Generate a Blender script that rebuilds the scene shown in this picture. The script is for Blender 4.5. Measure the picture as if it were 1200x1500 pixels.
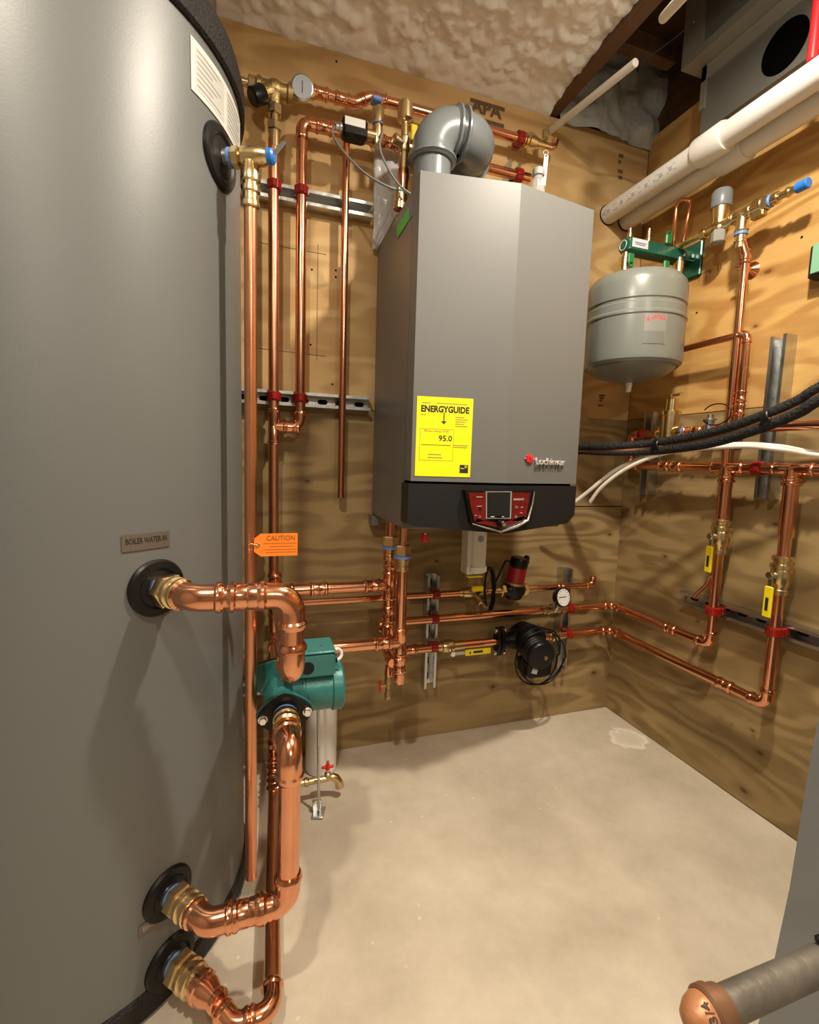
import bpy, bmesh, math, random
from mathutils import Vector, Matrix, noise
random.seed(7)
V = Vector
SC = bpy.context.scene
COL = SC.collection
for o in list(bpy.data.objects):
    bpy.data.objects.remove(o)

# ------------------------------------------------------------------ camera
FPX = 700.0
CAM = V((0, 0, 0.95))
yaw, pitch, roll = [math.radians(a) for a in (-18.53, -6.006, 1.786)]
cy_, sy_, cp_, sp_ = math.cos(yaw), math.sin(yaw), math.cos(pitch), math.sin(pitch)
FW = V((-sy_*cp_, cy_*cp_, sp_))
r0 = V((cy_, sy_, 0)); u0 = r0.cross(FW)
RT = r0*math.cos(roll) + u0*math.sin(roll)
UP = u0*math.cos(roll) - r0*math.sin(roll)
cam = bpy.data.cameras.new('camera')
cam.sensor_fit = 'VERTICAL'; cam.sensor_height = 15.0; cam.lens = 15.0*FPX/1500.0
cam.clip_start = 0.01
camo = bpy.data.objects.new('camera', cam); COL.objects.link(camo)
M = Matrix.Identity(4)
for i in range(3):
    M[i][0], M[i][1], M[i][2], M[i][3] = RT[i], UP[i], -FW[i], CAM[i]
camo.matrix_world = M
SC.camera = camo

# ------------------------------------------------------------------ light
SC.view_settings.view_transform = 'Standard'
SC.view_settings.look = 'None'
SC.view_settings.gamma = 1.0
SC.view_settings.use_curve_mapping = False
SC.view_settings.exposure = 0.36
w = bpy.data.worlds.new('world'); SC.world = w; w.use_nodes = True
w.node_tree.nodes['Background'].inputs[0].default_value = (1.0, 0.9, 0.78, 1)
w.node_tree.nodes['Background'].inputs[1].default_value = 0.02
def lamp(name, loc, energy, size, color, aim=(0, 0, -1)):
    l = bpy.data.lights.new(name, 'AREA'); l.shape = 'DISK'; l.size = size
    l.energy = energy; l.color = color
    o = bpy.data.objects.new(name, l); COL.objects.link(o); o.location = loc
    o.rotation_euler = V(aim).to_track_quat('-Z', 'Y').to_euler()
    # the same lamp's weaker sideways glow
    g = bpy.data.lights.new(name, 'POINT'); g.energy = energy*0.16; g.color = color; g.shadow_soft_size = 0.03
    go = bpy.data.objects.new(name, g); COL.objects.link(go); go.location = V(loc)-V((0, 0, 0.035))
    return o
LAMP_A = lamp('ceiling_or_fill_light', (0.72, 0.55, 2.05), 20, 0.07, (1.0, 0.89, 0.73))
LAMP_B = lamp('ceiling_or_fill_light', (-0.22, 0.10, 2.05), 13, 0.07, (1.0, 0.89, 0.73))
FILL_C = lamp('ceiling_or_fill_light', (0.45, -1.3, 2.05), 13, 0.2, (1.0, 0.89, 0.73))  # unseen fill light added behind the camera to lift the whole room

# ------------------------------------------------------------------ picking points in the room
D = 1.472      # back wall plane (Y)
XR = 1.348     # right wall plane (X)
def ray(px, py): return RT*((px-600)/FPX) - UP*((py-750)/FPX) + FW
def hit(px, py, k, v):
    d = ray(px, py); return CAM + d*((v-CAM[k])/d[k])
def yy(px, py, y): return hit(px, py, 1, y)
def xx(px, py, x): return hit(px, py, 0, x)
def zz(px, py, z): return hit(px, py, 2, z)
def b(px, py, off=0.0): return hit(px, py, 1, D-off)
def rw(px, py, off=0.0): return hit(px, py, 0, XR-off)
def pl(px, py, p, n):
    d = ray(px, py); return CAM + d*((p-CAM).dot(n)/d.dot(n))
EX, EY, EZ = V((1, 0, 0)), V((0, 1, 0)), V((0, 0, 1))
TC = V((-0.372, 1.101)); TR = 0.355          # storage tank axis and radius
def tk(ang, z, r=TR):
    a = math.radians(ang); return V((TC.x+r*math.cos(a), TC.y+r*math.sin(a), z))
def tn(ang):
    a = math.radians(ang); return V((math.cos(a), math.sin(a), 0))
def tkhit(px, py):
    d = ray(px, py); ox, oy = CAM.x-TC.x, CAM.y-TC.y
    A = d.x*d.x+d.y*d.y; B = 2*(d.x*ox+d.y*oy); C_ = ox*ox+oy*oy-TR*TR
    q = max(0.0, B*B-4*A*C_); t = (-B-math.sqrt(q))/(2*A); p = CAM+d*t
    return math.degrees(math.atan2(p.y-TC.y, p.x-TC.x)), p.z

# ------------------------------------------------------------------ materials
def _nodes(name):
    m = bpy.data.materials.new(name); m.use_nodes = True
    nt = m.node_tree; bs = nt.nodes['Principled BSDF']
    return m, nt, bs
def mat(name, col, rough=0.5, metal=0.0, var=0.12, vscale=9.0, bump=0.0, bscale=60.0, rvar=0.08, spec=0.5, stretch=(1, 1, 1), alpha=None, trans=0.0, emit=None):
    m, nt, bs = _nodes(name); N, L = nt.nodes, nt.links
    tc = N.new('ShaderNodeTexCoord'); mp = N.new('ShaderNodeMapping'); mp.inputs['Scale'].default_value = stretch
    L.new(tc.outputs['Object'], mp.inputs[0])
    nz = N.new('ShaderNodeTexNoise'); nz.inputs['Scale'].default_value = vscale; nz.inputs['Detail'].default_value = 5
    L.new(mp.outputs[0], nz.inputs['Vector'])
    mx = N.new('ShaderNodeMix'); mx.data_type = 'RGBA'
    mx.inputs['A'].default_value = (*[c*(1-var) for c in col], 1); mx.inputs['B'].default_value = (*[min(1, c*(1+var)) for c in col], 1)
    L.new(nz.outputs['Fac'], mx.inputs['Factor']); L.new(mx.outputs['Result'], bs.inputs['Base Color'])
    mr = N.new('ShaderNodeMapRange'); mr.inputs['To Min'].default_value = max(0.02, rough-rvar); mr.inputs['To Max'].default_value = rough+rvar
    L.new(nz.outputs['Fac'], mr.inputs['Value']); L.new(mr.outputs[0], bs.inputs['Roughness'])
    bs.inputs['Metallic'].default_value = metal; bs.inputs['Specular IOR Level'].default_value = spec
    if trans: bs.inputs['Transmission Weight'].default_value = trans
    if alpha is not None: bs.inputs['Alpha'].default_value = alpha
    if emit: bs.inputs['Emission Color'].default_value = (*emit[0], 1); bs.inputs['Emission Strength'].default_value = emit[1]
    if bump:
        n2 = N.new('ShaderNodeTexNoise'); n2.inputs['Scale'].default_value = bscale; n2.inputs['Detail'].default_value = 4
        L.new(mp.outputs[0], n2.inputs['Vector'])
        bp = N.new('ShaderNodeBump'); bp.inputs['Strength'].default_value = bump; bp.inputs['Distance'].default_value = 0.01
        L.new(n2.outputs['Fac'], bp.inputs['Height']); L.new(bp.outputs[0], bs.inputs['Normal'])
    return m
def plywood(name, light, dark, sc, seed, contrast=0.5, knots=()):
    m, nt, bs = _nodes(name); N, L = nt.nodes, nt.links
    tc = N.new('ShaderNodeTexCoord'); mp = N.new('ShaderNodeMapping'); mp.inputs['Scale'].default_value = sc
    mp.inputs['Location'].default_value = (seed*3.1, seed*1.7, seed*2.3)
    L.new(tc.outputs['Object'], mp.inputs[0])
    n1 = N.new('ShaderNodeTexNoise'); n1.inputs['Scale'].default_value = 1.0; n1.inputs['Detail'].default_value = 2.2; n1.inputs['Roughness'].default_value = 0.42
    L.new(mp.outputs[0], n1.inputs['Vector'])
    ml = N.new('ShaderNodeMath'); ml.operation = 'MULTIPLY'; ml.inputs[1].default_value = 58.0; L.new(n1.outputs['Fac'], ml.inputs[0])
    sn = N.new('ShaderNodeMath'); sn.operation = 'SINE'; L.new(ml.outputs[0], sn.inputs[0])
    rp = N.new('ShaderNodeValToRGB'); e = rp.color_ramp.elements
    e[0].position = 0.05; e[0].color = (1, 1, 1, 1); e[1].position = 0.95; e[1].color = (0, 0, 0, 1)
    rp.color_ramp.interpolation = 'EASE'
    mr = N.new('ShaderNodeMapRange'); mr.inputs['From Min'].default_value = -1; L.new(sn.outputs[0], mr.inputs['Value']); L.new(mr.outputs[0], rp.inputs[0])
    n2 = N.new('ShaderNodeTexNoise'); n2.inputs['Scale'].default_value = 2.0; n2.inputs['Detail'].default_value = 3; L.new(mp.outputs[0], n2.inputs['Vector'])
    pw = N.new('ShaderNodeMath'); pw.operation = 'MULTIPLY'; L.new(rp.outputs[0], pw.inputs[0]); L.new(n2.outputs['Fac'], pw.inputs[1])
    # fine fibre
    mp2 = N.new('ShaderNodeMapping'); mp2.inputs['Scale'].default_value = (sc[0]*4, sc[1]*4, sc[2]*14) ; L.new(tc.outputs['Object'], mp2.inputs[0])
    n3 = N.new('ShaderNodeTexNoise'); n3.inputs['Scale'].default_value = 2.5; n3.inputs['Detail'].default_value = 5; L.new(mp2.outputs[0], n3.inputs['Vector'])
    f3 = N.new('ShaderNodeMath'); f3.operation = 'MULTIPLY_ADD'; f3.inputs[1].default_value = 0.35; L.new(n3.outputs['Fac'], f3.inputs[0]); L.new(pw.outputs[0], f3.inputs[2])
    cf = N.new('ShaderNodeMath'); cf.operation = 'MULTIPLY'; cf.inputs[1].default_value = contrast*1.6; cf.use_clamp = True; L.new(f3.outputs[0], cf.inputs[0])
    mx = N.new('ShaderNodeMix'); mx.data_type = 'RGBA'; mx.inputs['A'].default_value = (*light, 1); mx.inputs['B'].default_value = (*dark, 1)
    L.new(cf.outputs[0], mx.inputs['Factor'])
    # broad tone
    n4 = N.new('ShaderNodeTexNoise'); n4.inputs['Scale'].default_value = 3.0; n4.inputs['Detail'].default_value = 2; L.new(tc.outputs['Object'], n4.inputs['Vector'])
    mr4 = N.new('ShaderNodeMapRange'); mr4.inputs['From Min'].default_value = 0.3; mr4.inputs['From Max'].default_value = 0.7; mr4.inputs['To Min'].default_value = 0.82; mr4.inputs['To Max'].default_value = 1.12; L.new(n4.outputs['Fac'], mr4.inputs['Value'])
    m4 = N.new('ShaderNodeMix'); m4.data_type = 'RGBA'; m4.blend_type = 'MULTIPLY'; m4.inputs['Factor'].default_value = 1.0
    L.new(mx.outputs['Result'], m4.inputs['A']); L.new(mr4.outputs[0], m4.inputs['B'])
    out = m4.outputs['Result']
    for (kp, kr_, ax_) in knots:
        # a branch knot: dark eye with an orange halo, flattened along the grain
        sb = N.new('ShaderNodeVectorMath'); sb.operation = 'SUBTRACT'; sb.inputs[1].default_value = kp; L.new(tc.outputs['Object'], sb.inputs[0])
        ml_ = N.new('ShaderNodeVectorMath'); ml_.operation = 'MULTIPLY'; ml_.inputs[1].default_value = ax_; L.new(sb.outputs[0], ml_.inputs[0])
        nk = N.new('ShaderNodeTexNoise'); nk.inputs['Scale'].default_value = 40; L.new(tc.outputs['Object'], nk.inputs['Vector'])
        le = N.new('ShaderNodeVectorMath'); le.operation = 'LENGTH'; L.new(ml_.outputs[0], le.inputs[0])
        dv = N.new('ShaderNodeMath'); dv.operation = 'DIVIDE'; dv.inputs[1].default_value = kr_*3; L.new(le.outputs['Value'], dv.inputs[0])
        nd_ = N.new('ShaderNodeMath'); nd_.operation = 'MULTIPLY_ADD'; nd_.inputs[1].default_value = 0.30; L.new(nk.outputs['Fac'], nd_.inputs[0]); L.new(dv.outputs[0], nd_.inputs[2])
        kr = N.new('ShaderNodeValToRGB'); k = kr.color_ramp.elements
        k[0].position = 0.28; k[0].color = (0.9, 0.9, 0.9, 1); k[1].position = 1.0; k[1].color = (0, 0, 0, 1)
        z_ = k.new(0.40); z_.color = (0.45, 0.45, 0.45, 1); z_ = k.new(0.62); z_.color = (0.22, 0.22, 0.22, 1)
        L.new(nd_.outputs[0], kr.inputs[0])
        mk = N.new('ShaderNodeMix'); mk.data_type = 'RGBA'; L.new(kr.outputs[0], mk.inputs['Factor']); L.new(out, mk.inputs['A']); mk.inputs['B'].default_value = (dark[0]*0.42, dark[1]*0.28, dark[2]*0.2, 1)
        out = mk.outputs['Result']
    L.new(out, bs.inputs['Base Color']); bs.inputs['Roughness'].default_value = 0.62; bs.inputs['Specular IOR Level'].default_value = 0.3
    bp = N.new('ShaderNodeBump'); bp.inputs['Strength'].default_value = 0.12; bp.inputs['Distance'].default_value = 0.004
    L.new(f3.outputs[0], bp.inputs['Height']); L.new(bp.outputs[0], bs.inputs['Normal'])
    return m
def concrete():
    m, nt, bs = _nodes('concrete'); N, L = nt.nodes, nt.links
    tc = N.new('ShaderNodeTexCoord')
    n1 = N.new('ShaderNodeTexNoise'); n1.inputs['Scale'].default_value = 3.4; n1.inputs['Detail'].default_value = 9; n1.inputs['Roughness'].default_value = 0.66; L.new(tc.outputs['Object'], n1.inputs['Vector'])
    rp = N.new('ShaderNodeValToRGB'); e = rp.color_ramp.elements
    e[0].position = 0.34; e[0].color = (0.49, 0.42, 0.32, 1); e[1].position = 0.66; e[1].color = (0.66, 0.58, 0.46, 1); L.new(n1.outputs['Fac'], rp.inputs[0])
    # pale specks of drips
    vo = N.new('ShaderNodeTexVoronoi'); vo.inputs['Scale'].default_value = 15; vo.inputs['Randomness'].default_value = 1; L.new(tc.outputs['Object'], vo.inputs['Vector'])
    kr = N.new('ShaderNodeValToRGB'); k = kr.color_ramp.elements; k[0].position = 0.03; k[0].color = (1, 1, 1, 1); k[1].position = 0.075; k[1].color = (0, 0, 0, 1); L.new(vo.outputs['Distance'], kr.inputs[0])
    n2 = N.new('ShaderNodeTexNoise'); n2.inputs['Scale'].default_value = 4; L.new(tc.outputs['Object'], n2.inputs['Vector'])
    gt = N.new('ShaderNodeMath'); gt.operation = 'GREATER_THAN'; gt.inputs[1].default_value = 0.5; L.new(n2.outputs['Fac'], gt.inputs[0])
    sp = N.new('ShaderNodeMath'); sp.operation = 'MULTIPLY'; L.new(kr.outputs[0], sp.inputs[0]); L.new(gt.outputs[0], sp.inputs[1])
    sp2 = N.new('ShaderNodeMath'); sp2.operation = 'MULTIPLY'; sp2.inputs[1].default_value = 0.55; L.new(sp.outputs[0], sp2.inputs[0])
    # dried white paint blot by the right wall
    c = zz(921, 1081, 0)
    sub = N.new('ShaderNodeVectorMath'); sub.operation = 'SUBTRACT'; sub.inputs[1].default_value = c; L.new(tc.outputs['Object'], sub.inputs[0])
    n3 = N.new('ShaderNodeTexNoise'); n3.inputs['Scale'].default_value = 22; n3.inputs['Detail'].default_value = 4; L.new(tc.outputs['Object'], n3.inputs['Vector'])
    ln = N.new('ShaderNodeVectorMath'); ln.operation = 'LENGTH'; L.new(sub.outputs[0], ln.inputs[0])
    ad = N.new('ShaderNodeMath'); ad.operation = 'MULTIPLY_ADD'; ad.inputs[1].default_value = 0.09; L.new(n3.outputs['Fac'], ad.inputs[0]); L.new(ln.outputs['Value'], ad.inputs[2])
    br = N.new('ShaderNodeValToRGB'); q = br.color_ramp.elements
    q[0].position = 0.06; q[0].color = (0.35, 0.35, 0.35, 1); q[1].position = 0.115; q[1].color = (0, 0, 0, 1)
    z = q.new(0.09); z.color = (0.5, 0.5, 0.5, 1); z = q.new(0.102); z.color = (1, 1, 1, 1)
    L.new(ad.outputs[0], br.inputs[0])
    mxa = N.new('ShaderNodeMath'); mxa.operation = 'MAXIMUM'; L.new(br.outputs[0], mxa.inputs[0]); L.new(sp2.outputs[0], mxa.inputs[1])
    mx = N.new('ShaderNodeMix'); mx.data_type = 'RGBA'; L.new(mxa.outputs[0], mx.inputs['Factor']); L.new(rp.outputs[0], mx.inputs['A']); mx.inputs['B'].default_value = (0.82, 0.76, 0.64, 1)
    L.new(mx.outputs['Result'], bs.inputs['Base Color'])
    bs.inputs['Roughness'].default_value = 0.5; bs.inputs['Specular IOR Level'].default_value = 0.4
    n5 = N.new('ShaderNodeTexNoise'); n5.inputs['Scale'].default_value = 11; n5.inputs['Detail'].default_value = 5; L.new(tc.outputs['Object'], n5.inputs['Vector'])
    bp = N.new('ShaderNodeBump'); bp.inputs['Strength'].default_value = 0.35; bp.inputs['Distance'].default_value = 0.012; L.new(n5.outputs['Fac'], bp.inputs['Height']); L.new(bp.outputs[0], bs.inputs['Normal'])
    return m
MT = {}
WBO = V(((-1.15-0.1+XR+0.15)/2, D+0.06, -0.05)); WRO = V((XR+0.06, (-2.3+D+0.1)/2, -0.05))   # wall origins
def kb(px, py, r): return (tuple(b(px, py)-WBO), r, (0.8, 0.3, 1.3))
def kr2(px, py, r): return (tuple(rw(px, py)-WRO), r, (0.3, 0.7, 1.3))
MT['ply_up_b'] = plywood('plywood_fresh', (0.66, 0.46, 0.215), (0.40, 0.215, 0.07), (1.3, 1.3, 5.5), 1.0, 0.5, [kb(850, 560, 0.010)])
MT['ply_up_r'] = plywood('plywood_fresh_side', (0.60, 0.375, 0.13), (0.34, 0.155, 0.035), (1.7, 1.7, 6.5), 2.4, 0.58, [kr2(1124, 398, 0.012), (tuple(rw(1107, 478)-WRO), 0.007, (0.3, 0.7, 1.3)), kr2(1030, 500, 0.006), kr2(1085, 570, 0.007)])
MT['ply_lo_b'] = plywood('plywood_treated', (0.37, 0.262, 0.122), (0.175, 0.11, 0.044), (1.6, 1.6, 6.4), 3.7, 0.58, [kb(722, 1006, 0.010), kb(893, 783, 0.008), kb(870, 985, 0.012), kb(640, 822, 0.006), kb(450, 705, 0.008)])
MT['ply_lo_r'] = plywood('plywood_treated_side', (0.37, 0.262, 0.118), (0.175, 0.11, 0.042), (1.7, 1.7, 5.8), 5.2, 0.60, [kr2(1090, 1158, 0.014), kr2(1114, 1103, 0.008), kr2(975, 815, 0.007), kr2(1137, 768, 0.008), kr2(1103, 1070, 0.005)])
MT['lumber'] = plywood('joist_lumber', (0.14, 0.075, 0.038), (0.06, 0.03, 0.015), (5, 0.8, 5), 6.1, 0.5)
MT['concrete'] = concrete()
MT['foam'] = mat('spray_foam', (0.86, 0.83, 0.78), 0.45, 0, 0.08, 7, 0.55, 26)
MT['foam_grey'] = mat('grey_spray_foam', (0.42, 0.42, 0.39), 0.5, 0, 0.25, 12, 0.8, 30)  # rim foam, a darker grey than the ceiling sheets
MT['gyp'] = mat('painted_board', (0.30, 0.26, 0.21), 0.8, 0, 0.05)
MT['copper'] = mat('copper', (0.80, 0.375, 0.22), 0.17, 1, 0.16, 14, 0.02, 30, 0.06)
MT['copper_dull'] = mat('copper_dull', (0.74, 0.34, 0.19), 0.29, 1, 0.18, 10, 0.02, 30, 0.07)
MT['brass'] = mat('brass', (0.72, 0.56, 0.31), 0.25, 1, 0.12, 25, 0.03, 80, 0.07)
MT['bronze'] = mat('bronze_rough', (0.46, 0.34, 0.15), 0.42, 1, 0.2, 30, 0.25, 160, 0.08)
MT['steel'] = mat('galvanised_steel', (0.60, 0.62, 0.62), 0.30, 1, 0.16, 30, 0.05, 60, 0.1)
MT['slot'] = mat('slot_dark', (0.012, 0.012, 0.012), 0.8, spec=0.1)
MT['hole_dark'] = mat('painted_hole_dark', (0.002, 0.002, 0.002), 0.95, spec=0.0)  # near-black colour standing in for the unlit inside of a hole
MT['ductfl'] = mat('duct_flange_metal', (0.30, 0.29, 0.245), 0.45, 0.4, 0.1, 8)
MT['chrome'] = mat('chrome', (0.8, 0.8, 0.8), 0.12, 1, 0.05)
MT['tape'] = mat('blue_thread_seal', (0.13, 0.24, 0.55), 0.45, 0, 0.25, 60, 0.2, 200)
MT['rubber'] = mat('black_rubber', (0.006, 0.006, 0.006), 0.4, 0, 0.3, 30, spec=0.3)
MT['black'] = mat('black_plastic', (0.006, 0.006, 0.0065), 0.34, 0, 0.2, 30, 0.05, 200, spec=0.3)
MT['blackcap'] = mat('black_textured_plastic', (0.012, 0.0115, 0.011), 0.55, 0, 0.25, 60, 0.5, 220, spec=0.3)
MT['tank'] = mat('grey_powder_coat', (0.140, 0.148, 0.147), 0.42, 0.05, 0.05, 3, 0.02, 300, 0.03)
MT['boiler'] = mat('boiler_grey_enamel', (0.140, 0.141, 0.136), 0.46, 0.0, 0.03, 4, 0.015, 400, 0.03)
MT['boiler_side'] = mat('boiler_side_enamel', (0.17, 0.167, 0.16), 0.38, 0.2, 0.03, 4, 0.015, 400, 0.03)
MT['panel'] = mat('charcoal_panel', (0.012, 0.0125, 0.013), 0.42, 0, 0.08, 8, 0.03, 500, spec=0.35)
MT['red_panel'] = mat('red_panel', (0.14, 0.007, 0.005), 0.28, 0, 0.35, 40)
MT['screen'] = mat('dark_screen', (0.012, 0.016, 0.016), 0.12, 0, 0.1)
MT['white'] = mat('white_plastic', (0.74, 0.72, 0.67), 0.38, 0, 0.04, 10)
MT['pvc'] = mat('white_pvc', (0.70, 0.68, 0.64), 0.35, 0, 0.05, 9)
MT['paper'] = mat('paper_label', (0.62, 0.61, 0.57), 0.55, 0, 0.05, 30)
MT['yellow'] = mat('yellow_print', (0.92, 0.86, 0.0), 0.5, 0, 0.02)
MT['yellow_h'] = mat('yellow_vinyl', (0.86, 0.68, 0.01), 0.4, 0, 0.08, 40)
MT['ink'] = mat('black_ink', (0.018, 0.016, 0.012), 0.55, 0, 0.1)
MT['ink_soft'] = mat('faded_ink', (0.30, 0.28, 0.06), 0.6, 0, 0.1)
MT['ink_grey'] = mat('grey_ink', (0.34, 0.33, 0.31), 0.6, 0, 0.1)
MT['ink_wood'] = mat('mill_stamp_ink', (0.13, 0.085, 0.04), 0.7, 0, 0.35, 90)
MT['ink_blue'] = mat('blue_print', (0.20, 0.27, 0.42), 0.6, 0, 0.2, 60)
MT['orange'] = mat('orange_tag_card', (0.95, 0.25, 0.02), 0.5, 0, 0.03)
MT['orange_ink'] = mat('tag_ink', (0.42, 0.10, 0.01), 0.6, 0, 0.1)
MT['teal'] = mat('teal_enamel', (0.032, 0.175, 0.165), 0.34, 0.1, 0.12, 14, 0.08, 90)
MT['green'] = mat('dark_green_enamel', (0.008, 0.10, 0.065), 0.3, 0.1, 0.12, 20)
MT['green_h'] = mat('green_plastic', (0.01, 0.17, 0.05), 0.38)
MT['exp'] = mat('expansion_grey_paint', (0.19, 0.205, 0.185), 0.30, 0.1, 0.04, 5)
MT['vent'] = mat('grey_vent_pipe', (0.165, 0.185, 0.195), 0.30, 0, 0.05, 8)
MT['red'] = mat('red_clamp_plastic', (0.24, 0.008, 0.005), 0.22, 0, 0.25, 40)
MT['red_motor'] = mat('red_motor_paint', (0.30, 0.008, 0.012), 0.3, 0, 0.1, 20)
MT['red_pex'] = mat('red_tube', (0.62, 0.02, 0.025), 0.32, 0, 0.05)
MT['red_h'] = mat('red_handle', (0.72, 0.015, 0.02), 0.4, 0, 0.05)
MT['blue'] = mat('blue_cap', (0.02, 0.17, 0.60), 0.4, 0, 0.05)
MT['cable'] = mat('grey_cable', (0.16, 0.16, 0.15), 0.5, 0, 0.1)
MT['foamtube'] = mat('black_foam_insulation', (0.014, 0.014, 0.0135), 0.7, 0, 0.4, 80, 0.6, 150, spec=0.3)
MT['wtube'] = mat('white_tube', (0.78, 0.74, 0.66), 0.42, 0, 0.05)
MT['duct'] = mat('dull_duct_metal', (0.20, 0.20, 0.175), 0.5, 0.5, 0.12, 6, 0.04, 40)
MT['cabinet'] = mat('grey_cabinet_paint', (0.20, 0.215, 0.225), 0.42, 0.1, 0.06, 5)
MT['iron'] = mat('grimy_steel_pipe', (0.17, 0.155, 0.13), 0.5, 0.55, 0.55, 16, 0.15, 60)
MT['capdark'] = mat('tarnished_bead', (0.22, 0.11, 0.06), 0.45, 0.4, 0.25, 18)
MT['capcop'] = mat('cast_copper_cap', (0.50, 0.22, 0.10), 0.42, 0.3, 0.25, 18, 0.12, 70)
MT['bag'] = mat('clear_plastic_film', (0.72, 0.72, 0.74), 0.16, 0, 0.08, 20, 0.5, 40, 0.05, 0.8, alpha=0.62)
MT['clear'] = mat('clear_plastic', (0.75, 0.73, 0.74), 0.06, 0, 0.02, 9, 0, 60, 0.03, 0.8, alpha=0.28)
MT['silver'] = mat('silver_lettering', (0.62, 0.60, 0.57), 0.35, 0.3)
MT['labelblk'] = mat('label_panel', (0.50, 0.50, 0.47), 0.5)
MT['explab'] = mat('tank_label_grey', (0.215, 0.215, 0.20), 0.45)
MT['exptext'] = mat('tank_label_block', (0.15, 0.155, 0.145), 0.5)
MT['sage'] = mat('pale_green_cover', (0.20, 0.42, 0.28), 0.4, 0, 0.04)
MT['gstick'] = mat('green_sticker', (0.06, 0.50, 0.07), 0.5)
MT['pstick'] = mat('violet_sticker', (0.20, 0.18, 0.46), 0.5, 0, 0.4, 90)
MT['brownins'] = mat('dark_brown_wrap', (0.075, 0.045, 0.03), 0.7, 0, 0.2)
MT['dial'] = mat('dial_white', (0.82, 0.82, 0.80), 0.4)
MT['dial_blue'] = mat('dial_blue_grey', (0.40, 0.44, 0.50), 0.4)
MT['amt'] = mat('label_silver', (0.27, 0.27, 0.25), 0.4)
MT['grain'] = mat('badge_bronze', (0.20, 0.18, 0.155), 0.4, 0.6)

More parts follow.
